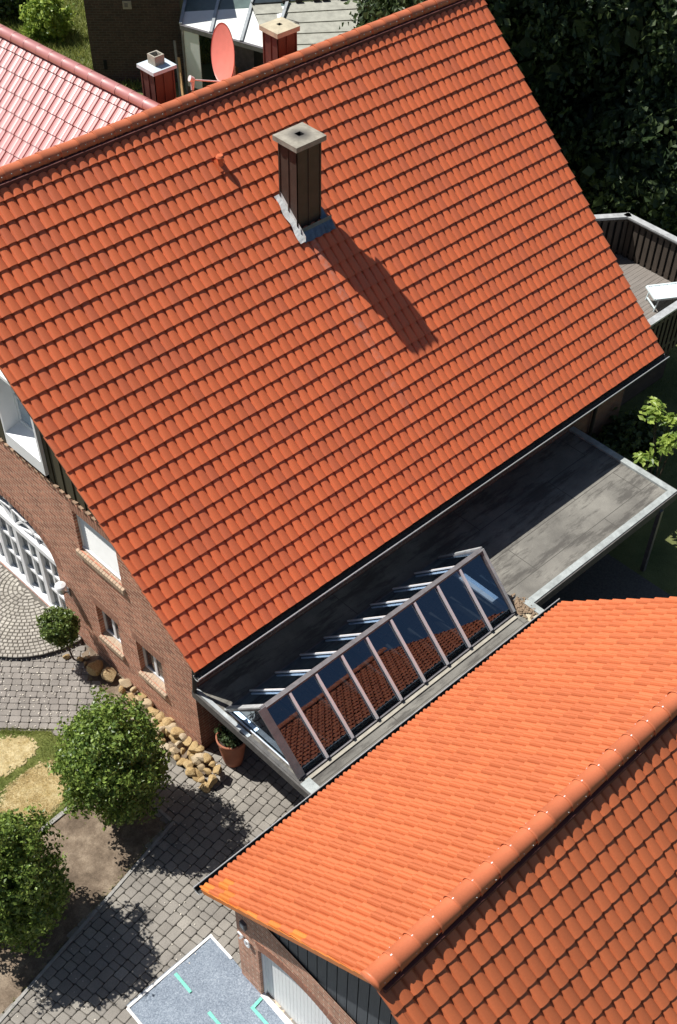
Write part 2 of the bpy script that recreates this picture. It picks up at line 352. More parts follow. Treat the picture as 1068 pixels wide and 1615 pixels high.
def ridge_caps(A, B, r, cover, lip=.07):
    """half-round caps from A to B, each slightly tapered and overlapping"""
    mb = MB(); A, B = Vector(A), Vector(B); d = (B-A).normalized(); sd = d.cross(Vector((0,0,1))).normalized(); u = sd.cross(d)
    nn = int((B-A).length/cover)+1; K = 12
    for i in range(nn):
        s0 = i*cover - .02; s1 = min((i+1)*cover + .03, (B-A).length)
        if s1 <= s0: break
        jx = random.uniform(-.004, .004); v = []
        for s, rr in ((s0, r*(1+lip)), (s0+.035, r*(1+lip)), (s0+.04, r*(1+lip*.4)), (s1, r*(1-lip*.4))):
            for k in range(K+1):
                t = math.pi*(k/K)*1.12 - math.pi*.06
                v.append(A + d*s + sd*(math.cos(t)*rr*1.1+jx) + u*math.sin(t)*rr)
        f = [(a*(K+1)+k, a*(K+1)+k+1, (a+1)*(K+1)+k+1, (a+1)*(K+1)+k) for a in range(3) for k in range(K)]
        if i == 0: f.append(tuple(range(K, -1, -1)))
        mb.raw(v, f)
    return mb
def gutter_run(parent, x0, x1, y, z, r=.07, name='gutter', mats=None, flip=False):
    mb = MB(); K = 8; v = []
    for x in (x0, x1):
        for k in range(K+1):
            t = math.pi + math.pi*k/K; v.append((x, y + math.cos(t)*r, z + math.sin(t)*r))
    f = [(k, k+1, K+1+k+1, K+1+k) for k in range(K)] + [tuple(range(K+1)), tuple(range(2*K+1, K, -1))]
    mb.raw(v, f, 0)
    yl = y + (r if flip else -r); mb.tube((x0-.005, yl, z+.004), (x1+.005, yl, z+.004), .013, n=8, mi=1)
    for xx in (x0, x1):
        pts = [(xx, y + math.cos(math.pi+math.pi*k/6)*(r+.002), z + math.sin(math.pi+math.pi*k/6)*(r+.002)) for k in range(7)]
        for a, b in zip(pts, pts[1:]): mb.tube(a, b, .009, n=6, mi=1)
    n = int((x1-x0)/.8)
    for i in range(n+1):
        x = x0 + .1 + i*.8
        if x < x1: mb.box(x-.008, x+.008, y-r+.02, y+r, z-.012, z-.006, 0)
    return obj(name, mb, mats or [M['gutter'], M['edge_metal']], parent)

# walls with openings: P(u,z,d) maps to world; openings (u0,u1,z0,ztop function)
def wall(P, u0, u1, top, bot, openings, depth, thick=.28, breaks=(), mi_reveal=0):
    mb = MB(); us = {u0, u1, *breaks}
    for a, b, z0, zt, nseg in openings:
        for i in range(nseg+1): us.add(a + (b-a)*i/nseg)
    us = sorted(u for u in us if u0-1e-6 <= u <= u1+1e-6)
    for a, b in zip(us, us[1:]):
        mid = (a+b)/2; cuts = []
        for o in openings:
            if o[0] < mid < o[1]: cuts.append(o)
        cuts.sort(key=lambda o: o[2]); za = zb = bot
        for o in cuts:
            ta, tb = min(o[3](a), top(a)), min(o[3](b), top(b))
            mb.face([P(a, za, 0), P(b, zb, 0), P(b, o[2], 0), P(a, o[2], 0)])
            mb.face([P(a, ta, 0), P(b, tb, 0), P(b, tb, depth), P(a, ta, depth)])     # head
            mb.face([P(a, o[2], depth), P(b, o[2], depth), P(b, o[2], 0), P(a, o[2], 0)])
            za, zb = ta, tb
        mb.face([P(a, za, 0), P(b, zb, 0), P(b, top(b), 0), P(a, top(a), 0)])
    for a, b, z0, zt, nseg in openings:
        for u in (a, b): mb.face([P(u, z0, 0), P(u, zt(u), 0), P(u, zt(u), depth), P(u, z0, depth)])
    return mb

# foliage
def leaf_cloud(pts, nrm, size, mb=None, squash=1.4, jitter=.8):
    mb = mb or MB(); n = len(pts)
    r = RNG.normal(size=(n, 3)); d = nrm + r*jitter; d /= np.linalg.norm(d, axis=1)[:, None]
    t = np.cross(d, RNG.normal(size=(n, 3))); t /= np.linalg.norm(t, axis=1)[:, None]; b = np.cross(d, t)
    s = size*RNG.uniform(.65, 1.35, size=(n, 1)); t = t*s*squash/2; b = b*s/2; f = d*s*.16
    V = np.stack([pts - t, pts + b*1.0 + f, pts + t, pts - b*1.0 + f], 1).reshape(-1, 3)
    i0 = len(mb.v); mb.v += [tuple(x) for x in V.tolist()]
    mb.f += [(i0+4*i, i0+4*i+1, i0+4*i+2, i0+4*i+3) for i in range(n)]; mb.m += [0]*n
    return mb
def crown_points(c, rx, ry, rz, nclus, per, spread, shell=.75, lump=.12, seed=0):
    rng = np.random.default_rng(seed); d = rng.normal(size=(nclus, 3)); d /= np.linalg.norm(d, axis=1)[:, None]
    rr = shell + (1-shell)*rng.uniform(0, 1, nclus)**.6
    lum = np.array([1 + lump*noise.noise(Vector(x)*2.3 + Vector((seed, 0, 0)))*2 for x in d])
    stray = rng.uniform(size=nclus) < .10; lum = np.where(stray, lum*rng.uniform(1.0, 1.17, nclus), lum)
    cen = d*(rr*lum)[:, None]*np.array([rx, ry, rz])
    P = np.repeat(cen, per, 0) + rng.normal(size=(nclus*per, 3))*spread; Nn = np.repeat(d, per, 0) + rng.normal(size=(nclus*per, 3))*.35
    return P + np.array(c), Nn
def trunk_mb(base, top, r0, r1, limbs, seed=0):
    rng = random.Random(seed); mb = MB(); base, top = Vector(base), Vector(top); prev = base; k = 5
    for i in range(k):
        q = base.lerp(top, (i+1)/k) + Vector((rng.uniform(-.03, .03), rng.uniform(-.03, .03), 0))*(top-base).length*.3
        mb.tube(prev, q, r0+(r1-r0)*i/k, r0+(r1-r0)*(i+1)/k, n=10, caps=False); prev = q
    for a, b, r in limbs: mb.tube(a, b, r, r*.35, n=7)
    return mb
def blades(mb, xs, ys, z0, h, w, lean=.5):
    n = len(xs); a = RNG.uniform(0, 2*math.pi, n); hh = h*RNG.uniform(.5, 1.3, n); lx = RNG.normal(size=n)*lean*hh; ly = RNG.normal(size=n)*lean*hh
    dx = np.cos(a)*w/2; dy = np.sin(a)*w/2; i0 = len(mb.v)
    V = np.stack([np.stack([xs-dx, ys-dy, np.full(n, z0)], 1), np.stack([xs+dx, ys+dy, np.full(n, z0)], 1), np.stack([xs+lx, ys+ly, z0+hh], 1)], 1).reshape(-1, 3)
    mb.v += [tuple(x) for x in V.tolist()]; mb.f += [(i0+3*i, i0+3*i+1, i0+3*i+2) for i in range(n)]; mb.m += [0]*n
    return mb
def inpoly(x, y, poly):
    c = False; j = len(poly)-1
    for i in range(len(poly)):
        xi, yi = poly[i]; xj, yj = poly[j]
        if (yi > y) != (yj > y) and x < (xj-xi)*(y-yi)/(yj-yi)+xi: c = not c
        j = i
    return c
def pavers(poly, ang, rowh, widths, z, gap=.012, th=.05, jit=.004, excl=()):
    mb = MB(); ca, sa = math.cos(ang), math.sin(ang)
    to = lambda x, y: (x*ca + y*sa, -x*sa + y*ca); fr = lambda u, v: (u*ca - v*sa, u*sa + v*ca)
    uv = [to(*p) for p in poly]; u0, u1 = min(p[0] for p in uv), max(p[0] for p in uv); v0, v1 = min(p[1] for p in uv), max(p[1] for p in uv)
    v = v0
    while v < v1:
        u = u0 - random.uniform(0, .2)
        while u < u1:
            w = random.choice(widths)*random.uniform(.95, 1.05); cx, cy = fr(u+w/2, v+rowh/2)
            if inpoly(cx, cy, poly) and not any(inpoly(cx, cy, e) for e in excl):
                g = gap/2; bv = .014; zz = z + random.uniform(-jit, jit); tx, ty = random.uniform(-.012, .012), random.uniform(-.012, .012)
                ring = []
                x0, x1_, y0, y1_ = u+g, u+w-g, v+g, v+rowh-g; cr = .022
                pts = [(x0+cr, y0), (x1_-cr, y0), (x1_, y0+cr), (x1_, y1_-cr), (x1_-cr, y1_), (x0+cr, y1_), (x0, y1_-cr), (x0, y0+cr)]
                pts = [(p+random.uniform(-.004, .004), q+random.uniform(-.004, .004)) for p, q in pts]
                mu, mv = (x0+x1_)/2, (y0+y1_)/2; top = []; mid = []
                for p, q in pts:
                    p2, q2 = mu+(p-mu)*(1-bv/(w/2)), mv+(q-mv)*(1-bv/(rowh/2))
                    X, Y = fr(p2, q2); top.append((X, Y, zz + (p2-mu)*tx + (q2-mv)*ty))
                    X, Y = fr(p, q); mid.append((X, Y, zz-.007)); ring.append((X, Y, zz-th))
                k = 8; mb.raw(top+mid+ring, [tuple(range(k))] + [(i, k+i, k+(i+1) % k, (i+1) % k) for i in range(k)] + [(k+i, 2*k+i, 2*k+(i+1) % k, k+(i+1) % k) for i in range(k)])
            u += w
        v += rowh
    return mb

# ================================================================== GROUND
TH = 0.72231; cT, sT = math.cos(TH), math.sin(TH); EAVE = 3.38; G1 = .345
mb = MB(); mb.box(-120, 160, -120, 160, -.6, -.075); structure('ground', mb, M['ground'])
DRIVE = [(-16, -14), (-2.1, -14), (-2.1, -3.5), (14.5, -3.5), (14.5, .58), (.37, .58), (.37, .2), (-.05, .15), (-.25, 1.15), (-1.25, .75), (-1.20, -.32), (-3.39, -.83), (-5.9, -1.4), (-16, -3.7)]
PATH = [(-.25, 1.15), (-.2, 2.6), (-.05, 4.2), (.35, 4.3), (.37, 13), (-6, 13), (-6, 7.5), (-2.35, 3.9), (-1.62, 3.12), (-1.45, 2.4), (-1.35, 1.5), (-1.25, .75)]
mb = MB(); mb.slab([(x, y, -.04) for x, y in [(-20, -16), (11.2, -16), (11.2, .58), (.40, .58), (.40, 14), (-8, 14), (-20, 14)]], .02); structure('paving_bed', mb, M['joint'])
PAVE_VIS = [(-9, -6), (-2.1, -6), (-2.1, -3.5), (7.2, -3.5), (7.2, .58), (.37, .58), (.37, .2), (-.05, .15), (-.25, 1.15), (-1.25, .75), (-1.20, -.32), (-3.39, -.83), (-5.9, -1.4), (-9, -2.1)]
structure('driveway', pavers(PAVE_VIS, rad(8), .205, [.15, .2, .2, .24, .28], 0, gap=.013), M['paver'])
structure('path', pavers(PATH, rad(-45), .165, [.19, .21, .24], 0, gap=.009), M['paver_up'])
# round cobbled terrace in front of the arched door
TC = (.37, 6.72); TR = 2.0
mb = MB(); K = 64; v = [(TC[0]+math.cos(t)*TR, TC[1]+math.sin(t)*TR) for t in [math.pi/2 + math.pi*i/K for i in range(K+1)]]
mb.slab([(x, y, .095) for x, y in v], .16); structure('terrace_base', mb, M['joint'])
mb = MB(); r = .06
while r < TR-.02:
    k = max(3, int(math.pi*r/.105)); off = random.uniform(-.5, .5)
    for i in range(-1, k+1):
        t0 = math.pi/2 + math.pi*(i+off)/k; t1 = t0 + math.pi/k; g = .007; pts = []; pt2 = []
        if t0 < math.pi/2-.02 or t1 > math.pi*1.5+.02: continue
        for rr, tt in ((r+g, t0+g/r), (r+g, t1-g/r), (r+.098-g, t1-g/(r+.1)), (r+.098-g, t0+g/(r+.1))):
            rr += random.uniform(-.006, .006); pts.append((rr, tt))
        z = .108 + random.uniform(-.004, .004); cr = sum(p[0] for p in pts)/4; ct = sum(p[1] for p in pts)/4
        X = lambda a, b, zz: (TC[0]+math.cos(b)*a, TC[1]+math.sin(b)*a, zz)
        top = [X(cr+(a-cr)*.78, ct+(b-ct)*.78, z+.004) for a, b in pts]; lo = [X(a, b, z-.010) for a, b in pts]; bt = [X(a, b, .09) for a, b in pts]
        mb.raw(top+lo+bt, [(0,1,2,3)] + [(i2, 4+i2, 4+(i2+1) % 4, (i2+1) % 4) for i2 in range(4)] + [(4+i2, 8+i2, 8+(i2+1) % 4, 4+(i2+1) % 4) for i2 in range(4)])
    r += .1
structure('terrace_cobbles', mb, M['cob'])
# soil bed, kerbs, lawn
BED = [(-16, 1.25), (-3.17, 1.27), (-2.4, 1.33), (-1.7, 1.6), (-1.35, 1.5), (-1.25, .75), (-1.20, -.32), (-3.39, -.83), (-5.9, -1.4), (-16, -3.7)]
def bumpy(poly, z, amp, step, mt, name, rag=0):
    mb = MB(); xs = [p[0] for p in poly]; ys = [p[1] for p in poly]; x0 = max(min(xs), -9); x1 = max(xs); y0, y1 = min(ys), max(ys)
    nx = int((x1-x0)/step)+2; ny = int((y1-y0)/step)+2; idx = {}
    for i in range(nx):
        for j in range(ny):
            x = x0+i*step; y = y0+j*step; idx[i, j] = len(mb.v)
            mb.v.append((x, y, z + amp*noise.noise(Vector((x*3, y*3, 0))) + amp*.6*noise.noise(Vector((x*11, y*11, 5)))))
    for i in range(nx-1):
        for j in range(ny-1):
            px_, py_ = x0+(i+.5)*step, y0+(j+.5)*step
            if rag: px_ += rag*noise.noise(Vector((px_*5, py_*5, 2))) + rag*noise.noise(Vector((px_*17, py_*17, 4))); py_ += rag*noise.noise(Vector((px_*5, py_*5, 8))) + rag*noise.noise(Vector((px_*17, py_*17, 6)))
            if inpoly(px_, py_, poly): mb.f.append((idx[i, j], idx[i+1, j], idx[i+1, j+1], idx[i, j+1])); mb.m.append(0)
    return structure(name, mb, mt, smooth=True)
bumpy(BED, -.012, .02, .05, M['earth'], 'soil_bed')
STRIP = [(-.3, 4.25), (-.2, 2.6), (-.25, 1.1), (-.05, .1), (.38, .1), (.38, 4.45)]
bumpy(STRIP, -.01, .02, .05, M['earth'], 'wall_border')
mb = MB(); mb.bar((-3.9, 1.20, -.02), (-2.42, 1.32, -.02), .09, .08); mb.bar((-1.15, -.36, -.03), (-3.39, -.88, -.03), .06, .10); mb.bar((-3.41, -.885, -.03), (-7.5, -1.83, -.03), .06, .10)
mb.bar((-1.17, -.3, -.03), (-1.22, .8, -.03), .06, .10)
structure('kerb', mb, M['kerb'])
LAWN = [(-6, 3.2), (-6, 1.35), (-3.17, 1.30), (-2.42, 1.36), (-1.75, 1.62), (-1.45, 1.9), (-1.45, 2.4), (-1.62, 3.12), (-2.35, 3.86), (-6, 7.4)]
DRY1 = [(-2.55, 3.75), (-2.05, 3.36), (-1.98, 3.15), (-2.15, 2.85), (-2.55, 2.8), (-3.6, 2.95), (-6, 3.2), (-6, 6.5)]
DRY2 = [(-2.0, 2.5), (-2.05, 2.05), (-2.25, 1.6), (-2.75, 1.42), (-3.2, 1.5), (-3.5, 2.2), (-3.0, 2.6), (-2.4, 2.62)]
bumpy(LAWN, -.01, .015, .05, M['lawn_green'], 'lawn')
def scatter(poly, n, excl=(), x0=-5):
    out = []; xs = [p[0] for p in poly]; ys = [p[1] for p in poly]; a, b, c, d = max(min(xs), x0), max(xs), min(ys), max(ys)
    while len(out) < n:
        x = random.uniform(a, b); y = random.uniform(c, d); w = .07
        xx = x + noise.noise(Vector((x*4, y*4, 1)))*w*2; yy = y + noise.noise(Vector((x*4, y*4, 9)))*w*2
        if inpoly(x, y, poly) and not any(inpoly(xx, yy, e) for e in excl): out.append((x, y))
    return np.array(out)
def dry_patch(poly, name):
    p = [(x, y) for x, y in poly]; mbx = MB(); 
    o = bumpy(p, .006, .012, .025, M['lawn_dry'], name, rag=.14)
dry_patch(DRY1, 'dry_lawn_far'); dry_patch(DRY2, 'dry_lawn_near')
for o_ in list(D.objects):
    if o_.name in ('dry_lawn_far', 'dry_lawn_near'): o_.name = 'dry_lawn'
p = scatter(LAWN, 26000, (DRY1, DRY2)); stuff('lawn_grass', blades(MB(), p[:, 0], p[:, 1], -.005, .045, .008), M['blade'], 'short green grass around the parched lawn patches', 'grass')
pts = []
for poly in (DRY1, DRY2): pts.append(scatter(poly, 11000))
p = np.concatenate(pts); stuff('dry_grass', blades(MB(), p[:, 0], p[:, 1], .0, .035, .008, lean=1.), M['blade_dry'], 'straw coloured dead grass on the lawn beside the path', 'dry grass')
# garden side (shade, right)
p = np.stack([RNG.uniform(7.4, 22, 30000), RNG.uniform(-9, 5, 30000)], 1)
p = np.array([q for q in p.tolist() if not (q[0] < 14.5 and q[1] > -3.2)])
stuff('garden_grass', blades(MB(), p[:, 0], p[:, 1], -.08, .08, .014), M['blade'], 'green grass of the shaded garden beside the flat roof', 'grass')
n = 30000; xx = RNG.uniform(14, 22, n); yy = RNG.uniform(24.5, 36, n)
stuff('meadow_grass', blades(MB(), xx, yy, -.08, .22, .04), M['blade'], 'yellow green grass of the yard beside the dark brick wall', 'grass')

# ================================================================== MAIN HOUSE
house = thing('brick_house', 'large brick house with orange-red pantile roof, dark chimney and arched white door', 'house', (.37, .6, 0))
YR = 6.78; ZR = EAVE + YR/cT*sT
GX = .37
roofz = lambda y: EAVE + (YR - abs(y-YR))*sT/cT
# gable wall
arch_top = lambda y: 2.05 + .82*math.sqrt(max(0, 1-((y-6.72)/1.62)**2))
ops = [(2.59, 3.92, 3.38, lambda u: 4.44, 1), (3.05, 3.80, .95, lambda u: 1.90, 1), (1.64, 2.46, .93, lambda u: 1.90, 1), (5.10, 8.34, .10, arch_top, 28)]
wl_ = wall(lambda y, z, d: (GX+d, y, z), .6, 2*YR-.6, lambda y: min(4.79, roofz(y)-.12), -.1, ops, .13, breaks=[1.6, 2*YR-1.6])
obj('gable_wall', wl_, M['brick'], house)
mb = MB()   # wall body behind the openings and remaining walls
mb.box(GX+.28, 14.0, .6, .88, -.1, 3.85); mb.box(GX+.28, 14.0, 2*YR-.88, 2*YR-.6, -.1, 3.85)
mb.face([(14.0, .6, -.1), (14.0, 2*YR-.6, -.1), (14.0, 2*YR-.6, 3.8), (14.0, YR, ZR-.1), (14.0, .6, 3.8)])
mb.face([(GX+.0, .6, -.1), (GX+.28, .6, -.1), (GX+.28, .6, 3.78), (GX+.0, .6, 3.78)]); mb.face([(GX+.0, 2*YR-.6, -.1), (GX+.28, 2*YR-.6, -.1), (GX+.28, 2*YR-.6, 3.78), (GX+.0, 2*YR-.6, 3.78)])
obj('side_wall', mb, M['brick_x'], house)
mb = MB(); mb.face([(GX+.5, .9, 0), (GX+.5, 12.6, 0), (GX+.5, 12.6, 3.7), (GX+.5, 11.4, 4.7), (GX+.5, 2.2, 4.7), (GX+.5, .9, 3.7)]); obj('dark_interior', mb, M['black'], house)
mb = MB()   # vertical board cladding on the upper gable
y = 1.0
while y < 2*YR-1:
    w = .145; z0 = 4.74; a, b = roofz(y)-.07, roofz(y+w)-.07
    if max(a, b) > z0+.05 and not (4.5 < y+w/2 < 5.75):
        X = GX+.03 - (.022 if int(y/.16) % 2 else 0)
        mb.raw([(X, y, z0), (X, y+w, z0), (X, y+w, max(b, z0)), (X, y, max(a, z0)), (X+.05, y, z0), (X+.05, y+w, z0), (X+.05, y+w, max(b, z0)), (X+.05, y, max(a, z0))],
               [(0,1,2,3), (0,4,5,1), (1,5,6,2), (2,6,7,3), (3,7,4,0)])
    y += .16
obj('gable_cladding', mb, M['clad_olive'], house)
mb = MB(); XB = GX+.06; rb = lambda y: roofz(y)-.34
mb.face([(XB, 1.9, 4.7), (XB, 4.5, 4.7), (XB, 4.5, rb(4.5)), (XB, 1.9, 4.75)]); mb.face([(XB, 5.76, 4.7), (XB, 2*YR-1.9, 4.7), (XB, YR, rb(YR)), (XB, 5.76, rb(5.76))]); mb.face([(XB, 4.5, 4.7), (XB, 5.76, 4.7), (XB, 5.76, 4.95), (XB, 4.5, 4.95)]); mb.face([(XB, 4.5, 6.78), (XB, 5.76, 6.78), (XB, 5.76, rb(5.76)), (XB, 4.5, max(6.79, rb(4.5)))])
obj('cladding_backing', mb, M['black'], house)
mb = MB(); y = 1.9
while y < 2*YR-1.9:     # little row of ledge tiles where brick meets boards
    mb.obox((GX-.012, y, 4.80), (.035, 0, -.006), (0, .055, 0), (.002, 0, .010)); y += .20
obj('ledge_tiles', mb, plain('ledge_clay', (.30, .20, .13), .8, var=.4, scale=14), house)
# roofs
Of = Vector((.11, 0, EAVE)); ex = Vector((1,0,0)); eu = Vector((0, cT, sT)); nf = Vector((0, -sT, cT))
mb = tiles(Of, ex, eu, nf, 0, 71, 0, 26, .2, G1, top_cut=1.2)
m2 = tiles(Vector((.0, 0, EAVE)), ex, eu, nf, 0, 1, 0, 26, .118, G1, top_cut=1.2, prof=[(0, -.03), (.02, .012), (.3, .03), (.6, .034), (.8, .02), (1, .004)])
mb.raw(m2.v, m2.f)
front = obj('roof_slope', mb, M['tile'], house)
mb = MB(); mb.slab([(.04, .02, EAVE-.01), (14.28, .02, EAVE-.01), (14.28, YR, ZR-.02), (.04, YR, ZR-.02)], .09); obj('roof_boarding', mb, M['dark_wood'], house)
eub = Vector((0, -cT, sT)); nb = Vector((0, sT, cT))
mb = tiles(Vector((0.1, 2*YR, EAVE)), ex, eub, nb, 0, 71, 0, 26, .2, G1, top_cut=1.2, prof=[PROF[0], PROF[4], PROF[8], PROF[10]])
obj('roof_slope', mb, M['tile'], house)
mb = MB(); mb.slab([(.04, 2*YR-.02, EAVE-.01), (14.28, 2*YR-.02, EAVE-.01), (14.28, YR, ZR-.02), (.04, YR, ZR-.02)], .09); obj('roof_boarding', mb, M['dark_wood'], house)
obj('ridge_cap', ridge_caps((0, YR, ZR+.0), (14.31, YR, ZR+.0), .125, .39), M['ridge'], house, smooth=True)
mb = MB()
for i in range(int(14.3/.39)):
    for s in (-1, 1): mb.box(i*.39+.1, i*.39+.115, YR+s*.132-.006, YR+s*.132+.006, ZR+.03, ZR+.045); mb.box(i*.39+.29, i*.39+.305, YR+s*.132-.006, YR+s*.132+.006, ZR+.03, ZR+.045)
obj('ridge_screws', mb, M['zinc_lt'], house)
mb = MB(); mb.box(.03, 14.3, YR-.20, YR-.10, ZR-.135, ZR-.04); obj('ridge_roll', mb, plain('ridge_roll', (.10, .03, .025), .8), house)
gut = gutter_run(house, -.02, 14.36, -.085, EAVE-.055)
mb = MB(); mb.tube((.12, -.05, EAVE-.12), (.30, .42, EAVE-.45), .045, n=10); mb.tube((.30, .42, EAVE-.45), (.33, .54, 2.06), .045, n=10); obj('downpipe', mb, M['gutter'], gut); mb = MB()
mb.tube((12.7, -.05, EAVE-.12), (12.7, .5, EAVE-.5), .045, n=10); mb.tube((12.7, .5, EAVE-.5), (12.7, .54, 0), .045, n=10)
obj('downpipe', mb, M['gutter'], gut)
mb = MB()    # soffit + fascia
mb.box(.03, 14.28, .0, .03, EAVE-.20, EAVE-.04); mb.box(GX, 14.28, .03, .6, EAVE-.20, EAVE-.17); obj('eave_fascia', mb, M['dark_wood'], house)
mb = MB(); mb.slab([(.05, .62, EAVE+.62*sT/cT-.10), (GX, .62, EAVE+.62*sT/cT-.10), (GX, YR, ZR-.16), (.05, YR, ZR-.16)], .02); mb.bar((.06, .0, EAVE-.07), (.06, YR, ZR-.12), .03, .14); obj('verge_board', mb, M['dark_wood'], house)

# small recessed windows
def window(name, y0, y1, z0, z1, xd, parent, mull=(), fr=.055, frame_m='white', label=None, bars=()):
    mb = MB(); X0, X1 = xd, xd+.05
    mb.box(X0, X1, y0, y0+fr, z0, z1); mb.box(X0, X1, y1-fr, y1, z0, z1); mb.box(X0, X1, y0+fr, y1-fr, z0, z0+fr); mb.box(X0, X1, y0+fr, y1-fr, z1-fr, z1)
    for t in mull: mb.box(X0+.004, X1, t-.04, t+.04, z0+fr, z1-fr)
    for t in bars: mb.box(X0+.006, X1, y0+fr, y1-fr, t-.015, t+.015)
    w = obj(name, mb, M[frame_m], parent)
    if label: w['label'] = label
    mb = MB(); mb.box(X0+.025, X0+.031, y0+fr*.6, y1-fr*.6, z0+fr*.6, z1-fr*.6); obj('pane', mb, M['pane'], w)
    return w
def brick_sill(w, y0, y1, z, xf, depth=.19, drop=.085):
    mb = MB(); n = int(round((y1-y0)/.083)); s = (y1-y0)/n
    for i in range(n):
        a, b = y0+i*s+.006, y0+(i+1)*s-.006; j = random.uniform(-.002, .002)
        mb.raw([(xf-.055, a, z-drop+j), (xf-.055, b, z-drop+j), (xf+depth-.05, b, z+j), (xf+depth-.05, a, z+j), (xf-.055, a, z-drop-.11), (xf-.055, b, z-drop-.11), (xf+depth-.05, b, z-.11), (xf+depth-.05, a, z-.11)],
               [(0,1,2,3), (0,4,5,1), (1,5,6,2), (3,7,4,0), (4,7,6,5)])
    mb.raw([(xf-.05, y0, z-drop-.008), (xf-.05, y1, z-drop-.008), (xf+depth-.06, y1, z-.008), (xf+depth-.06, y0, z-.008), (xf-.05, y0, z-drop-.1), (xf-.05, y1, z-drop-.1), (xf+depth-.06, y1, z-.1), (xf+depth-.06, y0, z-.1)],
           [(0,1,2,3), (0,4,5,1), (1,5,6,2), (3,7,4,0)], 1)
    return obj('sill', mb, [M['sill'], M['sill_gap']], w)
for (a, b, z0, z1, nm) in ((3.05, 3.80, .95, 1.90, 'small white casement window nearer the arched door'), (1.64, 2.46, .93, 1.90, 'small white casement window nearest the house corner')):
    w = window('window', a, b, z0+.05, z1, GX+.12, house, mull=[(a+b)/2+.02], label=nm); brick_sill(w, a-.03, b+.03, z0+.055, GX)
w = window('shuttered_window', 2.59, 3.92, 3.43, 4.44, GX+.12, house, frame_m='white', label='wide window closed by a white roller shutter')
mb = MB(); z = 3.46
while z < 4.42:
    mb.raw([(GX+.100, 2.63, z), (GX+.100, 3.88, z), (GX+.086, 2.63, z+.021), (GX+.086, 3.88, z+.021), (GX+.100, 2.63, z+.040), (GX+.100, 3.88, z+.040)], [(0,1,3,2), (2,3,5,4)]); z += .042
obj('roller_shutter', mb, M['white_sh'], w)
mb = MB(); mb.box(GX+.07, GX+.12, 2.595, 2.635, 3.44, 4.43); mb.box(GX+.07, GX+.12, 3.875, 3.915, 3.44, 4.43); mb.box(GX+.05, GX+.12, 2.595, 3.915, 3.425, 3.452); obj('shutter_rail', mb, M['white'], w)
brick_sill(w, 2.50, 4.02, 3.43, GX)
# soldier course above the shuttered and small windows
lint = plain('lintel_brick', (.36, .18, .12), .85, var=.35, scale=14)
for (a, b, z) in ((2.50, 4.02, 4.447), (2.98, 3.88, 1.905), (1.56, 2.54, 1.905)):
    y = a; mb = MB()
    while y < b-.04:
        h = .235 if z < 4 else .24; mb.box(GX-.004, GX+.03, y+.006, y+.077, z, z+h); y += .0835
    obj('soldier_course', mb, lint, house)
# upper gable white box window
bw = MB(); y0, y1, z0, z1 = 4.50, 5.76, 4.95, 6.78
zr_ = lambda y: min(z1, roofz(y)-.14)
bw.box(GX-.07, GX+.30, y0, y0+.07, z0, min(zr_(y0), z1)); bw.box(GX-.07, GX+.30, y1-.05, y1, z0, min(z1, zr_(y1)))
bw.raw([(GX-.07, y0+.07, z0), (GX-.07, y1-.05, z0), (GX-.07, y1-.05, z0+.30), (GX-.07, y0+.07, z0+.30), (GX+.28, y1-.05, z0+.40), (GX+.28, y0+.07, z0+.40), (GX+.4, y1-.05, z0), (GX+.4, y0+.07, z0)],
       [(0,1,2,3), (3,2,4,5), (0,7,6,1)])
bw.box(GX-.07, GX+.30, y0+.07, y1-.05, z1-.07, z1)
bwo = obj('box_window', bw, M['white'], house); bwo['label'] = 'deep white box window in the dark boarded gable'
mb = MB(); Xw = GX+.26; zb = z0+.40
mb.box(Xw, Xw+.05, y0+.07, y0+.14, zb, z1-.07); mb.box(Xw, Xw+.05, y1-.12, y1-.05, zb, z1-.07); mb.box(Xw, Xw+.05, y0+.14, y1-.12, zb, zb+.07); mb.box(Xw, Xw+.05, (y0+y1)/2-.03, (y0+y1)/2+.03, zb+.07, z1-.07); mb.box(Xw, Xw+.05, y0+.14, y1-.12, zb+.62, zb+.66)
obj('frame', mb, M['white'], bwo); mb = MB(); mb.box(Xw+.028, Xw+.034, y0+.1, y1-.08, zb+.03, z1-.1); obj('pane', mb, plain('curtained_pane', (.34, .42, .50), .06, spec=1., var=.2, scale=2), bwo)  # pale blue pane colour paints a sky reflection over the curtains
# arched glazed door
ad = MB(); X0 = GX+.07; X1 = GX+.15; cy, hw = 6.72, 1.62
def arcp(t, s=1.): return (cy + hw*s*math.cos(t), 2.05 + .82*s*math.sin(t))
K = 28
for i in range(K):
    a, b = math.pi*i/K, math.pi*(i+1)/K; p, q, p2, q2 = arcp(a), arcp(b), arcp(a, .93), arcp(b, .93)
    ad.raw([(X0, *p), (X0, *q), (X0, *q2), (X0, *p2), (X1, *p), (X1, *q), (X1, *q2), (X1, *p2)], [(0,1,2,3), (2,6,7,3), (0,4,5,1)])
ad.box(X0, X1, cy-hw, cy-hw+.10, .10, 2.05); ad.box(X0, X1, cy+hw-.10, cy+hw, .10, 2.05)
ad.box(X0-.05, X1, cy-hw, cy+hw, 1.97, 2.10); ad.box(X0-.01, X1, cy-hw+.1, cy+hw-.1, .10, .24)
ad.box(X0-.06, X0, cy-hw+.05, cy+hw-.05, .10, .16)
lv = [-.82, 0, .82]
for dy in lv: ad.box(X0-(.03 if dy else .04), X1, cy+dy-.07, cy+dy+.07, .24, 1.97)
for dy in (-1.20, -.41, .41, 1.20): ad.box(X0+.01, X1, cy+dy-.035, cy+dy+.035, .24, 1.97)
for z in (.80, 1.38): ad.box(X0+.008, X1, cy-hw+.1, cy+hw-.1, z-.035, z+.035)
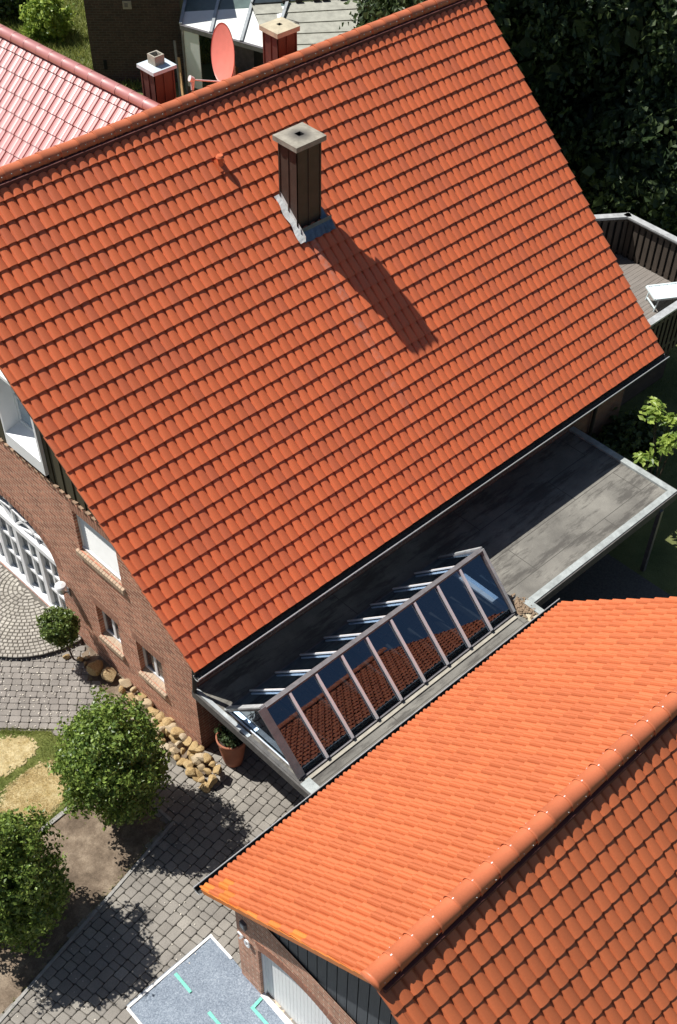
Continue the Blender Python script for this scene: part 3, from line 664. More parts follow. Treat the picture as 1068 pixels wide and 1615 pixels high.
for t in (rad(30), rad(60), rad(90), rad(120), rad(150)):
    a, b = arcp(t, .02), arcp(t, .95); ad.bar((X0+.03, *a), (X0+.03, *b), .05, .05, up=(1,0,0))
for i in range(16):
    a, b = arcp(math.pi*i/16, .55), arcp(math.pi*(i+1)/16, .55); ad.bar((X0+.03, *a), (X0+.03, *b), .045, .05, up=(1,0,0))
ado = obj('arched_door', ad, M['white'], house); ado['label'] = 'wide white arched glazed door with many small panes'
mb = MB(); pts = [(X0+.06, *arcp(math.pi*i/K, .97)) for i in range(K+1)] + [(X0+.06, cy-hw+.03, .12), (X0+.06, cy+hw-.03, .12)]; mb.face(pts); obj('pane', mb, plain('grey_pane', (.10, .115, .12), .06, spec=1., var=.5, scale=3), ado)  # grey pane colour stands in for reflected paving and curtains
mb = MB()
for i in range(34):     # soldier bricks around the arch
    t = math.pi*(i+.5)/34; p = Vector((0, *arcp(t, 1.0))); dirn = Vector((0, math.cos(t)/hw, math.sin(t)/.82)).normalized(); c = p + dirn*.12
    tn = Vector((0, -dirn.z, dirn.y)); mb.obox((GX+.012, c.y, c.z), (.018, 0, 0), dirn*.115, tn*.046)
obj('brick_arch', mb, plain('arch_brick', (.33, .155, .10), .85, var=.35, scale=14), house)

# chimney on the front slope
def chimney(x0, x1, y0, y1, zt, zb, cap_m, col_m, parent, label, hole=.07, flue=False, inset=.085, capt=.12):
    mb = MB(); cx0, cx1, cy0, cy1 = x0+inset, x1-inset, y0+inset, y1-inset
    mb.box(cx0, cx1, cy0, cy1, zb, zt-capt)
    for k in (0, .5, 1):
        yy = cy0 + (cy1-cy0)*k; mb.box(cx0-.016, cx0, yy-.016, yy+.016, zb, zt-capt-.004); xx = cx0 + (cx1-cx0)*k; mb.box(xx-.016, xx+.016, cy0-.016, cy0, zb, zt-capt-.004)
    o = obj('chimney', mb, M[col_m], parent); o['label'] = label
    mb = MB(); mx, my = (x0+x1)/2, (y0+y1)/2; z0 = zt-capt
    mb.raw([(x0, y0, z0), (x1, y0, z0), (x1, y1, z0), (x0, y1, z0), (x0, y0, zt-.025), (x1, y0, zt-.025), (x1, y1, zt-.025), (x0, y1, zt-.025),
            (mx-hole, my-hole, zt), (mx+hole, my-hole, zt), (mx+hole, my+hole, zt), (mx-hole, my+hole, zt)],
           [(0,3,2,1), (0,1,5,4), (1,2,6,5), (2,3,7,6), (3,0,4,7), (4,5,9,8), (5,6,10,9), (6,7,11,10), (7,4,8,11)])
    obj('chimney_cap', mb, M[cap_m], o)
    mb = MB()
    if flue:
        h = .17; t = .028; r = .115
        for (a, b, c, d) in ((mx-r, mx+r, my-r, my-r+t), (mx-r, mx+r, my+r-t, my+r), (mx-r, mx-r+t, my-r+t, my+r-t), (mx+r-t, mx+r, my-r+t, my+r-t)): mb.box(a, b, c, d, zt-.02, zt+h)
        obj('flue_pot', mb, M['concrete'], o); mb = MB(); mb.box(mx-r+t, mx+r-t, my-r+t, my+r-t, zt-.02, zt+.05)
    else: mb.face([(mx-hole, my-hole, zt-.06), (mx+hole, my-hole, zt-.06), (mx+hole, my+hole, zt-.06), (mx-hole, my+hole, zt-.06)]); mb.face([(mx-hole, my+hole, zt), (mx+hole, my+hole, zt), (mx+hole, my+hole, zt-.06), (mx-hole, my+hole, zt-.06)]); mb.face([(mx+hole, my-hole, zt), (mx+hole, my+hole, zt), (mx+hole, my+hole, zt-.06), (mx+hole, my-hole, zt-.06)])
    obj('soot_hole', mb, M['black'], o)
    return o
ch = chimney(6.72, 7.49, 4.45, 5.12, 9.17, 7.0, 'cap_soot', 'chim', house, 'dark brown clad chimney with concrete cap on the front roof slope')
def on_roof(x, v, h): p = Vector((x, 0, EAVE)) + eu*v + nf*h; return p
vb, vt = 4.47/cT, 5.05/cT
mb = MB(); n = 14
def strip(mb, pts_a, pts_b):
    for a, b, c, d in zip(pts_a, pts_b, pts_a[1:], pts_b[1:]): mb.face([a, b, d, c])
pa = [on_roof(6.68 - .02*math.sin(i*.9), vb-.14 + (vt+.1-vb+.14)*i/n, .070+.006*math.sin(i*1.3)) for i in range(n+1)]
pb = [on_roof(6.80, vb-.14 + (vt+.1-vb+.14)*i/n, .10) for i in range(n+1)]; pc = [p + Vector((0, 0, .10)) for p in pb]
strip(mb, pa, pb); strip(mb, pb, pc); obj('side_flashing', mb, M['lead_white'], ch)
mb = MB(); pa = [on_roof(6.78+.84*i/12, vb-.17+.012*math.sin(i*1.9), .080+.008*math.sin(i*3)) for i in range(13)]; pb = [on_roof(6.78+.84*i/12, vb+.03, .10) for i in range(13)]; pc = [p + Vector((0, 0, .09)) for p in pb]
strip(mb, pa, pb); strip(mb, pb, pc)
pa = [on_roof(7.56, vb-.1 + .75*i/8, .085) for i in range(9)]; pb = [on_roof(7.385, vb-.1 + .75*i/8, .10) for i in range(9)]; strip(mb, pa, pb)
obj('front_flashing', mb, M['lead'], ch)
# roof vent pipe
vp = MB(); c = on_roof(5.97, 5.82/cT, .05); vp.tube(c, c+Vector((0, 0, .13)), .055, n=16); vp.tube(c+Vector((0, 0, .13)), c+Vector((0, 0, .16)), .05, .085, n=16); vp.tube(c+Vector((0, 0, .16)), c+Vector((0, 0, .20)), .085, .06, n=16)
vp.obox(c+Vector((0, 0, .0)), ex*.09, eu*.12, nf*.025)
obj('vent_pipe', vp, M['tile'], house, smooth=False)
chimney(6.02, 6.59, 7.72, 8.24, 9.60, 8.0, 'cap_pale', 'chim_red', house, 'red-brown clad chimney with pale cap and square flue behind the ridge', flue=True, inset=.06, capt=.09)
chimney(8.98, 9.60, 7.47, 8.03, 9.60, 8.0, 'concrete_tan', 'chim_red', house, 'red-brown clad chimney with tan cap behind the ridge', hole=.05, inset=.06)
# wing roof behind, at right angles
A = Vector((5.80, 7.30, 9.04)); B = Vector((5.30, 14.4, 9.04)); dr = (B-A).normalized(); dn = Vector((-dr.y, dr.x, 0)); thw = rad(41)
euw = (-dn*math.cos(thw) + Vector((0, 0, math.sin(thw)))); nw = (dn*math.sin(thw) + Vector((0, 0, math.cos(thw))))
nrow = 17; gw = .36; Ow = A - euw*(nrow*gw-.1)
mb = tiles(Ow, dr, euw, nw, -1, 28, 0, nrow, .262, gw, top_cut=1.0, prof=PROF2, th=.028, tilt=.028, jit=.002, fl=1)
wing = obj('wing_roof', mb, M['tile_glaze'], house); wing['label'] = 'glaring pinkish tiled roof of the rear wing'
mb = MB(); mb.slab([A+nw*-.02, B+nw*-.02, B-euw*(nrow*gw-.1)+nw*-.02, A-euw*(nrow*gw-.1)+nw*-.02], .1); mb.slab([A, B, B+dn*-4.5*math.cos(thw)-Vector((0,0,4.5*math.sin(thw))), A+dn*-4.5*math.cos(thw)-Vector((0,0,4.5*math.sin(thw)))], .1)
obj('roof_boarding', mb, M['tile_glaze'], wing)
mb = ridge_caps(A+Vector((0,0,.02)), B+Vector((0,0,.02)), .12, .4, lip=.025); obj('ridge_cap', mb, M['tile_glaze'], wing, smooth=True)
mb = MB(); q = A - dn*0 ; mb.face([B, B-euw*(nrow*gw-.1), B-euw*(nrow*gw-.1)-Vector((0,0,5)), B+dn*-3.4-Vector((0,0,8)), B+dn*-3.4-Vector((0,0,3))])
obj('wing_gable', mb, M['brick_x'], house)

# things on and by the house
ds = thing('satellite_dish', 'large salmon pink satellite dish rising behind the roof ridge', 'satellite dish', (7.95, 7.9, 8.3))
dn_ = Vector((-.90, .23, .17)).normalized(); dx_ = dn_.cross(Vector((0,0,1))).normalized(); dz_ = dx_.cross(dn_); cc = Vector((8.02, 7.95, 9.30))
mb = MB(); v = []; R_ = 14; S_ = 40; rr = .56
for i in range(R_+1):
    for k in range(S_):
        a = 2*math.pi*k/S_; q = rr*i/R_; v.append(cc + dx_*math.cos(a)*q*.92 + dz_*math.sin(a)*q + dn_*(q*q*.28))
f = [(i*S_+k, i*S_+(k+1) % S_, (i+1)*S_+(k+1) % S_, (i+1)*S_+k) for i in range(R_) for k in range(S_)]
v2 = [p - dn_*.012 for p in v]; nv = len(v)
mb.raw(v+v2, f + [tuple(nv+x for x in q) for q in f] + [(R_*S_+k, nv+R_*S_+k, nv+R_*S_+(k+1) % S_, R_*S_+(k+1) % S_) for k in range(S_)])
obj('reflector', mb, M['dish'], ds, smooth=True)
foot = cc - dz_*rr*.97 + dn_*.10; lnb = foot + dn_*.60 + dz_*.05
mb = MB(); mb.tube(foot - dn_*.1, lnb, .016, n=8); obj('feed_arm', mb, M['lnb'], ds)
mb = MB(); mb.tube(lnb - dn_*.02, lnb + dn_*.07 + dz_*.03, .05, .06, n=12); mb.tube(lnb, lnb + Vector((0, 0, -.2)) + dn_*.02, .045, .03, n=10); obj('receiver_head', mb, M['lnb'], ds)
mb = MB(); mb.tube((cc-dn_*.15)+Vector((0,0,.1)), Vector(((cc-dn_*.15).x, (cc-dn_*.15).y, 8.2)), .03, n=10); mb.bar(cc-dn_*.16, cc-dn_*.02, .1, .14); obj('mast', mb, M['zinc'], ds)
lamp = thing('wall_lamp', 'white capped lantern mounted on the brick wall beside the arched door', 'wall lamp', (GX, 4.78, 1.6))
mb = MB(); mb.tube((GX-.16, 4.80, 1.78), (GX-.16, 4.80, 1.82), .13, .11, n=20); mb.tube((GX-.16, 4.80, 1.82), (GX-.16, 4.80, 1.87), .11, .03, n=20); obj('lamp_cap', mb, M['white'], lamp)
mb = MB(); mb.tube((GX-.16, 4.80, 1.60), (GX-.16, 4.80, 1.775), .055, .075, n=16); obj('lamp_glass', mb, M['poly'], lamp)
mb = MB(); mb.bar((GX-.16, 4.80, 1.59), (GX, 4.80, 1.50), .03, .03); mb.box(GX-.02, GX, 4.75, 4.85, 1.42, 1.62); mb.tube((GX-.16, 4.80, 1.57), (GX-.16, 4.80, 1.60), .06, n=14); obj('lamp_bracket', mb, M['alu'], lamp)

# ================================================================== FLAT ROOF ANNEX + SKYLIGHT
ZC = 2.02
annex = thing('flat_roof_carport', 'grey bitumen flat roof between the house and the garage on dark posts', 'carport', (.36, .6, 0))
# deck in pieces round the skylight opening
mb = MB()
def deck(x0, x1, y0, y1): mb.box(x0, x1, y0, y1, ZC-.14, ZC)
deck(.42, 11.9, -.28, .6); deck(.42, .56, -2.30, -.28); deck(6.32, 11.9, -2.30, -.28); deck(.42, 11.9, -2.42, -2.30); deck(.42, 6.80, -2.98, -2.42)
me_ = obj('roof_deck', mb, M['bitumen'], annex)
mb = MB()   # metal edge trims
mb.box(11.86, 12.02, -2.46, .6, ZC+.002, ZC+.055); mb.box(6.94, 11.86, -2.46, -2.30, ZC+.002, ZC+.05); mb.box(6.78, 6.94, -3.0, -2.30, ZC+.002, ZC+.052); 
obj('edge_trim', mb, M['zinc_lt'], annex)
mb = MB(); mb.box(.34, .42, -1.0, .6, ZC+.002, ZC+.05); obj('edge_trim', mb, M['zinc'], annex); mb = MB(); mb.box(.34, .41, -2.45, -1.0, ZC+.002, ZC+.045); obj('edge_trim', mb, M['fascia'], annex); mb = MB(); mb.box(.34, .56, -3.0, -2.45, ZC+.002, ZC+.052); obj('edge_trim', mb, M['zinc_lt'], annex)  # left trim in tones: house-end piece kept pale to paint in the sunlit triangle
for bx in ((.30, .34, -3.0, .6, ZC-.17, ZC+.03), (.34, .40, -3.0, .6, ZC-.26, ZC-.15), (12.02, 12.06, -2.48, .6, ZC-.2, ZC+.03), (6.9, 12.02, -2.50, -2.46, ZC-.2, ZC+.03), (6.9, 12.0, -2.44, -2.40, ZC-.32, ZC-.141)):
    mb = MB(); mb.box(*bx); obj('fascia_board', mb, M['fascia'], annex)
for (x, y) in ((11.40, -2.50), (.46, -2.9), (7.1, -2.38)):
    mb = MB(); mb.box(x-.05, x+.05, y-.05, y+.05, -.05, ZC-.14); obj('post', mb, M['alu'], annex)
mb = MB()
for i in range(18): x = .8 + i*.64; mb.box(x-.03, x+.03, -2.4, .55, ZC-.28, ZC-.141)
obj('joist', mb, M['dark_wood'], annex)
mb = MB(); mb.box(6.5, 6.8, -2.85, -2.32, ZC+.003, ZC+.012); obj('gravel_mat', mb, M['concrete_tan'], annex)
mb = MB()
for i in range(260):    # leaf litter in the corner by the skylight
    x = random.gauss(6.68, .14); y = random.gauss(-2.35, .16); s = random.uniform(.012, .035)
    if 6.48 < x < 6.95 and -2.9 < y < -1.95: mb.obox((x, y, ZC+.02+random.random()*.03), Vector((s, s*.3, random.uniform(-s, s)*.5)), Vector((-s*.3, s*.7, 0)), (0, 0, .003))
lit = obj('leaf_litter', mb, plain('dead_leaves', (.24, .17, .11), .9, var=.5, scale=30), None); lit['kind'] = 'stuff'; lit['label'] = 'dry brown leaf litter heaped by the right foot of the skylight'; lit['category'] = 'leaf litter'
# skylight
sk = MB(); yr, zr = -1.31, 3.12; yf, yb, zf = -2.36, -.24, ZC+.06; xa, xb = .45, 6.42
sk.box(xa, xb, yr-.05, yr+.05, zr-.03, zr+.03)
for yy in (yf, yb): sk.box(xa, xb, yy-.04, yy+.04, ZC+.001, zf+.0)
for xx in (xa, xb-.07):
    sk.bar((xx+.035, yf+.01, zf), (xx+.035, yr, zr), .07, .06); sk.bar((xx+.035, yb-.01, zf), (xx+.035, yr, zr), .07, .06)
skl = obj('skylight', sk, M['alu'], annex); skl['label'] = 'long gabled glass skylight on the flat roof'
mb = MB(); mb.bar((xa-.0, yf-.01, zf+.03), (xa-.0, yr-.02, zr+.045), .17, .03); obj('end_cover_strip', mb, M['alu'], skl)
mb = MB(); mb.bar((xb+.0, yf-.01, zf+.03), (xb+.0, yr-.02, zr+.045), .05, .03); obj('end_cover_strip', mb, M['rail_cap'], skl); mb = MB(); mb.bar((xb, yb+.01, zf+.03), (xb, yr+.02, zr+.045), .06, .03); obj('end_cover_strip', mb, M['rail_cap'], skl); mb = MB(); mb.bar((xa+.04, yb+.01, zf+.03), (xa+.04, yr+.02, zr+.045), .12, .03); obj('end_cover_strip', mb, M['rail_cap'], skl)
for i in range(8):
    x = 1.09 + i*.657
    mb = MB(); mb.bar((x, yf-.03, zf+.035), (x, yr-.06, zr-.02), .05, .045); obj('rafter', mb, M['rafter_front'], skl)
    mb = MB(); mb.bar((x, yb+.03, zf+.035), (x, yr+.06, zr-.02), .032, .03); obj('rafter', mb, M['rafter'], skl)
nfk = Vector((0, -(zr-zf), (yr-yf))).normalized()
for s, (ya, nm) in enumerate(((yf, 'front'), (yb, 'back'))):
    mb = MB(); mb.face([(xa+.05, ya, zf+.015), (xb-.05, ya, zf+.015), (xb-.05, yr, zr-.01), (xa+.05, yr, zr-.01)]); obj('glass_pane', mb, M['glass'], skl)
for xx in (xa+.03, xb-.03):
    mb = MB(); mb.face([(xx, yf+.05, zf), (xx, yb-.05, zf), (xx, yr, zr-.03)]); obj('glass_pane', mb, M['glass'], skl)
mb = MB(); mb.box(xa+.1, xb-.1, yf+.05, yf+.20, zf-.05, zf+.0); mb.box(xa+.03, xb-.03, yf-.13, yf-.05, ZC+.001, ZC+.03); obj('inner_sill', mb, M['concrete'], skl)
for xq in (xa+.02, xb-.13):
    mb = MB(); mb.box(xq, xq+.11, yf+.06, yb-.06, zf-.03, zf+.012); obj('end_sill', mb, M['rafter'], skl)

# ================================================================== GARAGE
gar = thing('garage', 'brick garage with bright orange tiled roof and white door in the foreground', 'garage', (-2.3, -3.7, 0))
GY, GZ = -7.306, 6.13; GE, GEZ = -3.17, 2.63; th2 = math.atan2(GZ-GEZ, GE-GY); c2, s2 = math.cos(th2), math.sin(th2); L2 = math.hypot(GZ-GEZ, GE-GY)
wg, gg = .2064, .356; XR = 6.93
eun = Vector((0, -c2, s2)); nn_ = Vector((0, s2, c2)); eus = Vector((0, c2, s2)); ns_ = Vector((0, -s2, c2))
def vmat(c, r): return 1 if random.random() < (1.25 - abs(c-46.5)*.35 - r*.11) else 0
mbn = tiles(Vector((XR, GE, GEZ)), Vector((-1,0,0)), eun, nn_, 0, 49, 0, 16, wg, gg, top_cut=.35, mat_fn=vmat, hs=1.6, th=.036, tilt=.038, jit=.006, prof=PROF_N, fl=1)
on = obj('roof_slope', mbn, [M['tile_new'], M['tile_verge']], gar)
bm = bmesh.new(); bm.from_mesh(on.data); og = origin(gar)
pa = Vector((-2.524, GE, 0)) - og; dirv = Vector((-.326, -(GE-GY), 0)).normalized(); nrm = Vector((-dirv.y, dirv.x, 0))
if nrm.x > 0: nrm = -nrm
bmesh.ops.bisect_plane(bm, geom=bm.verts[:]+bm.edges[:]+bm.faces[:], plane_co=pa, plane_no=nrm, clear_outer=True)
bm.to_mesh(on.data); bm.free()
vs = 5.507; Os = Vector((-2.692, GY - vs*c2, GZ - vs*s2))
mbs = tiles(Os, ex, eus, ns_, 0, 47, 0, 16, wg, gg, top_cut=.45, hs=1.0)
m2 = tiles(Vector((-2.85, Os.y, Os.z)), ex, eus, ns_, 0, 1, 0, 16, .166, gg, top_cut=.45, prof=[(0, -.03), (.02, .012), (.3, .03), (.6, .034), (.8, .02), (1, .004)]); mbs.raw(m2.v, m2.f)
obj('roof_slope', mbs, M['tile_new'], gar)
mb = MB(); mb.slab([(-2.50, GE-.02, GEZ-.01), (XR-.02, GE-.02, GEZ-.01), (XR-.02, GY, GZ-.02), (-2.82, GY, GZ-.02)], .07); mb.slab([(-2.82, Os.y+.02, Os.z), (XR-.02, Os.y+.02, Os.z), (XR-.02, GY, GZ-.02), (-2.82, GY, GZ-.02)], .07)
obj('roof_boarding', mb, M['dark_wood'], gar)
mb = MB()   # verge tiles hanging over the gable edge
for i in range(15):
    v0 = i*.356+.02; 
    for (Oe, e_, n_, xx0, xx1) in ((Vector((0, GE, GEZ)), eun, nn_, -2.524, -2.85),):
        p = Oe + e_*v0; q = Oe + e_*(v0+.36); fx = lambda y: xx0 + (xx1-xx0)*(GE-y)/(GE-GY)
        P0 = Vector((fx(p.y)-.004, p.y, p.z)) + n_*.05; P1 = Vector((fx(q.y)-.004, q.y, q.z)) + n_*.028
        mb.raw([P0, P1, P1-n_*.09, P0-n_*.11, P0+Vector((.02,0,0)), P1+Vector((.02,0,0)), P1-n_*.09+Vector((.02,0,0)), P0-n_*.11+Vector((.02,0,0))], [(0,1,2,3), (0,4,5,1), (3,2,6,7), (0,3,7,4)])
obj('verge_trim', mb, M['tile_verge'], gar)
obj('ridge_cap', ridge_caps((-2.86, GY, GZ+.03), (XR, GY, GZ+.03), .145, .386), M['ridge'], gar, smooth=True)
mb = MB()
for i in range(1, 26):
    x = -2.86 + i*.386
    mb.obox((x, GY+.03, GZ+.176), (.015, 0, 0), (0, .009, 0), (0, 0, .006))
    for s in (-1, 1):
        for dx in (.10, .29): mb.obox((x-dx, GY+s*.150, GZ+.07), (.006, 0, 0), (0, .004, 0), (0, 0, .008))
obj('ridge_clips', mb, M['lead_white'], gar)
mb = MB(); mb.box(-2.8, XR, GY-.21, GY-.12, GZ-.10, GZ-.02); obj('ridge_roll', mb, D.materials['ridge_roll'], gar)
g2 = gutter_run(gar, -2.56, 6.99, GE+.085, GEZ-.055, r=.08, flip=True)
xw = lambda y: -2.29 + .04*(y+3.6)
Pg = lambda u, z, d: (xw(-u)+d, -u, z)     # u = -y
gz = lambda u: (GZ - abs(-u-GY)*s2/c2) - .14
agt = lambda u: -.04 + math.sqrt(max(0, 2.21**2 - (u-5.52)**2))
wg_ = wall(Pg, 3.72, 10.9, lambda u: min(3.03, gz(u)), -.1, [(4.28, 6.76, .0, agt, 20)], .13, breaks=[3.9, 4.1, 10.5])
obj('gable_wall', wg_, M['brick_gar'], gar)
mb = MB(); mb.box(-2.0, 6.6, -3.98, -3.72, -.1, 2.9); mb.box(-2.0, 6.6, -10.9, -10.65, -.1, 2.9); mb.box(6.5, 6.6, -10.8, -3.98, -.1, 2.9); mb.face([(6.6, -3.72, 2.8), (6.6, -10.9, 2.8), (6.6, GY, GZ-.1)])
mb.face([(xw(-3.72), -3.72, -.1), (-2.0, -3.72, -.1), (-2.0, -3.72, 2.9), (xw(-3.72), -3.72, 2.9)])
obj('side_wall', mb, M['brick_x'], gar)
mb = MB(); u = 3.75
while u < 10.8:
    w = .205; z0 = 2.98; a, b = gz(u)+.05, gz(u+w)+.05
    if max(a, b) > z0+.03:
        v = [Pg(u, z0, .03), Pg(u+w, z0, .03), Pg(u+w, max(b, z0), .03), Pg(u, max(a, z0), .03)]; v += [(p[0]+.04, p[1], p[2]) for p in v]
        mb.raw(v, [(0,1,2,3), (0,4,5,1), (1,5,6,2), (2,6,7,3), (3,7,4,0)])
    u += .225
obj('gable_cladding', mb, M['clad_grey'], gar)
mb = MB(); mb.face([Pg(3.8, 2.9, .075), Pg(10.8, 2.9, .075), Pg(-GY, GZ-.15, .075)]); obj('cladding_backing', mb, M['black'], gar)
mb = MB()
for i in range(27):
    a = rad(57.5) + rad(65)*(i+.5)/27; c_, s_ = math.cos(a), math.sin(a); R0 = 2.21
    u0 = 5.52 - c_*(R0+.135); z0 = -.04 + s_*(R0+.135)
    p = Vector(Pg(u0, z0, .012)); rv = Vector((0, c_, s_)); tv = Vector((0, -s_, c_)); mb.obox(p, (.016, 0, 0), rv*.125, tv*.040)
obj('brick_arch', mb, D.materials['arch_brick'], gar)
mb = MB(); u = 4.30     # white boarded door following the arch
while u < 6.75:
    w = .088; z1a, z1b = agt(u), agt(u+w)
    v = [Pg(u, .02, .115), Pg(u+w, .02, .115), Pg(u+w, z1b, .115), Pg(u, z1a, .115)]; v += [(p[0]+.03, p[1], p[2]) for p in v]
    mb.raw(v, [(0,1,2,3), (0,4,7,3), (1,5,6,2)]); u += .0945
gd = obj('garage_door', mb, M['white_sh'], gar)
mb = MB(); mb.face([Pg(4.29, .0, .128)] + [Pg(6.75, .0, .128)] + [Pg(6.75 - 2.46*i/12, agt(6.75-2.46*i/12), .128) for i in range(13)]); mb.box(xw(-4.3)+.06, xw(-4.3)+.13, -4.32, -4.285, 0, 1.8); obj('door_backing', mb, M['white'], gd)
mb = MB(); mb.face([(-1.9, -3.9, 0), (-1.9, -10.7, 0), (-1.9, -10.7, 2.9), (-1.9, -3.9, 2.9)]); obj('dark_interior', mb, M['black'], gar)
# house number and meter box
num = thing('house_number', 'white house number 70 on the brick pier of the garage', 'house number', (xw(-3.95), -3.97, 1.74))
def digit(ch, y, z, h=.20):
    cu = D.curves.new('digit', 'FONT'); cu.body = ch; cu.size = h*1.45; cu.extrude = .012; cu.offset = .008; o = D.objects.new('digit', cu); COL.objects.link(o)
    dg = bpy.context.evaluated_depsgraph_get(); me = D.meshes.new_from_object(o.evaluated_get(dg)); COL.objects.unlink(o); D.objects.remove(o); D.curves.remove(cu)
    o = D.objects.new('digit', me); me.materials.append(M['white']); link(o, num)
    o.matrix_local = Matrix.Translation(Vector((xw(y)-.045, y, z)) - Vector(num.location)) @ Euler((rad(90), 0, rad(-90))).to_matrix().to_4x4(); return o
digit('7', -3.80, 1.64); digit('0', -3.97, 1.64)
mbx = MB(); mbx.box(xw(-3.96)-.06, xw(-3.96), -4.03, -3.90, 2.17, 2.36); mbx.box(xw(-3.96)-.065, xw(-3.96)-.06, -4.0, -3.93, 2.21, 2.32, 1); tag(obj('meter_box', mbx, [M['alu'], M['lead_white']], loc=(xw(-3.96), -3.96, 2.17)), 'small grey box on the shaded garage pier above the house number', 'electrical box')

# tarp with tape
tp = thing('ground_sheet', 'grey-blue fleece sheet taped down on the paving before the garage door', 'ground sheet', (-3.2, -4.5, 0))
mb = MB(); step = .07; TP = [(-4.17, -2.80), (-2.20, -2.73), (-2.27, -4.2), (-2.23, -4.32), (-2.33, -9), (-4.4, -9)]
idx = {}; nx, ny = 30, 92
for i in range(nx+1):
    for j in range(ny+1):
        y = -2.765 - j*.068; xl = -4.17 - (-2.8-y)*.035*.9; xr = np.interp(-y, [2.7, 3.4, 4.2, 4.3, 9], [-2.20, -2.23, -2.31, -2.30, -2.45])
        x = xl + (xr-xl)*i/nx; idx[i, j] = len(mb.v); mb.v.append((x, y + (.035*(i/nx) if j == 0 else 0), .014 + .012*abs(noise.noise(Vector((x*2.3, y*2.3, 0)))) + .006*noise.noise(Vector((x*9, y*9, 3)))))
for i in range(nx):
    for j in range(ny): mb.f.append((idx[i, j], idx[i+1, j], idx[i+1, j+1], idx[i, j+1])); mb.m.append(0)
obj('fleece', mb, M['tarp'], tp, smooth=True)
def tape(a, b, w, m_, nm='tape_strip', z=.031):
    mb = MB(); a, b = Vector((*a, z)), Vector((*b, z)); d = (b-a).normalized(); s = Vector((-d.y, d.x, 0))*w/2; n = 8; L0 = []; R0 = []
    for i in range(n+1):
        p = a.lerp(b, i/n); k = random.uniform(.92, 1.08); h = Vector((0, 0, random.uniform(0, .004))); L0.append(p + s*k + h); R0.append(p - s*k + h)
    strip(mb, L0, R0); return obj(nm, mb, M[m_], tp)
tape((-4.17, -2.82), (-2.20, -2.765), .05, 'tarp_edge', 'edge_tape'); tape((-2.23, -2.75), (-2.25, -3.38), .05, 'tarp_edge', 'edge_tape'); tape((-4.19, -2.82), (-4.42, -8.5), .05, 'tarp_edge', 'edge_tape')
tape((-2.30, -4.28), (-2.42, -6.9), .10, 'tarp_edge', 'edge_tape', .034)
for a, b in (((-3.17, -2.90), (-3.20, -3.37)), ((-3.21, -3.88), (-3.24, -4.5)), ((-2.36, -4.33), (-2.60, -4.36)), ((-2.60, -4.33), (-2.64, -5.2))): tape(a, b, .06, 'tape', 'tape_strip', .036)

# ================================================================== TERRACE + LOUNGER
ter = thing('roof_terrace', 'wooden roof terrace with dark slatted railing beside the right gable', 'terrace', (14.3, .9, 0))
ZT, ZL = 2.35, 3.5
cornersT = [(14.0, .82), (24.0, .86)]
mb = MB(); x = 14.05
pl = [(14.0, .9), (22, .9), (22, 4.3), (18.36, 4.3), (17.0, 5.2), (14.0, 6.5)]
y = .9
while y < 6.4:
    y2 = y+.13; xr = 18.42 if y < 4.15 else (18.42 - (y-4.15)*1.42)
    if xr > 14.1: mb.box(14.02, xr+.1, y, y2, ZT-.03, ZT + random.uniform(-.002, .002))
    y += .137
obj('deck_boards', mb, M['deck'], ter)
def railing(a, b, nm_posts=True, inside=1):
    a, b = Vector((*a, 0)), Vector((*b, 0)); d = (b-a).normalized(); s = Vector((-d.y, d.x, 0)); Ln = (b-a).length
    mb = MB(); mb.bar(a+Vector((0, 0, ZL)), b+Vector((0, 0, ZL)), .20, .045, ext=.08); mb.bar(a+Vector((0, 0, ZL-.04)), b+Vector((0, 0, ZL-.04)), .16, .035); cp = obj('rail_cap', mb, M['rail_cap'], ter)
    mb = MB(); k = int(Ln/.20)
    for i in range(k+1):
        p = a + d*(i*.20); mb.obox((p.x, p.y, (ZT+ZL)/2-.12), d*.065, s*.016, (0, 0, (ZL-ZT)/2+.08)); mb.obox((p.x-s.x*.066, p.y-s.y*.066, (ZT+ZL)/2-.12), d*.055, s*.014, (0, 0, (ZL-ZT)/2+.06))
    mb.bar(a+Vector((0, 0, ZL-.15))-s*.05, b+Vector((0, 0, ZL-.15))-s*.05, .05, .07); mb.bar(a+Vector((0, 0, ZT+.10))-s*.05, b+Vector((0, 0, ZT+.10))-s*.05, .05, .07)
    mb2 = MB(); mb2.bar(a+Vector((0, 0, (ZT+ZL)/2-.12))-s*.03, b+Vector((0, 0, (ZT+ZL)/2-.12))-s*.03, .006, ZL-ZT+.1); obj('panel_backing', mb2, M['black'], ter)  # black sheet added behind the slats so the gaps read dark
    sl = obj('slat_panel', mb, plain('slat', (.075, .058, .045), .7, var=.3, scl=(3, 3, .6)) if 'slat' not in D.materials else D.materials['slat'], ter)
railing((14.1, .86), (18.42, .86)); railing((18.42, .86), (18.40, 4.22)); railing((18.40, 4.22), (17.1, 5.12)); railing((17.1, 5.12), (15.4, 6.3))
mb = MB(); mb.box(14.0, 18.42, .92, .96, ZT-.35, ZT-.03); mb.box(18.38, 18.42, .96, 4.2, ZT-.35, ZT-.03); obj('rim_board', mb, M['dark_wood'], ter)
mb = MB(); mb.box(14.01, 17.9, 1.7, 1.8, -.1, ZT-.04); mb.box(17.8, 17.9, 1.8, 4.0, -.1, ZT-.04); obj('base_wall', mb, M['brick_dark'], ter)
for x, y in ((18.3, 1.0), (18.3, 4.1)):
    mb = MB(); mb.box(x-.06, x+.06, y-.06, y+.06, -.1, ZT-.04); obj('post', mb, M['dark_wood'], ter)
lo = thing('sun_lounger', 'white plastic sun lounger on the wooden roof terrace', 'sun lounger', (17.4, 2.2, ZT))
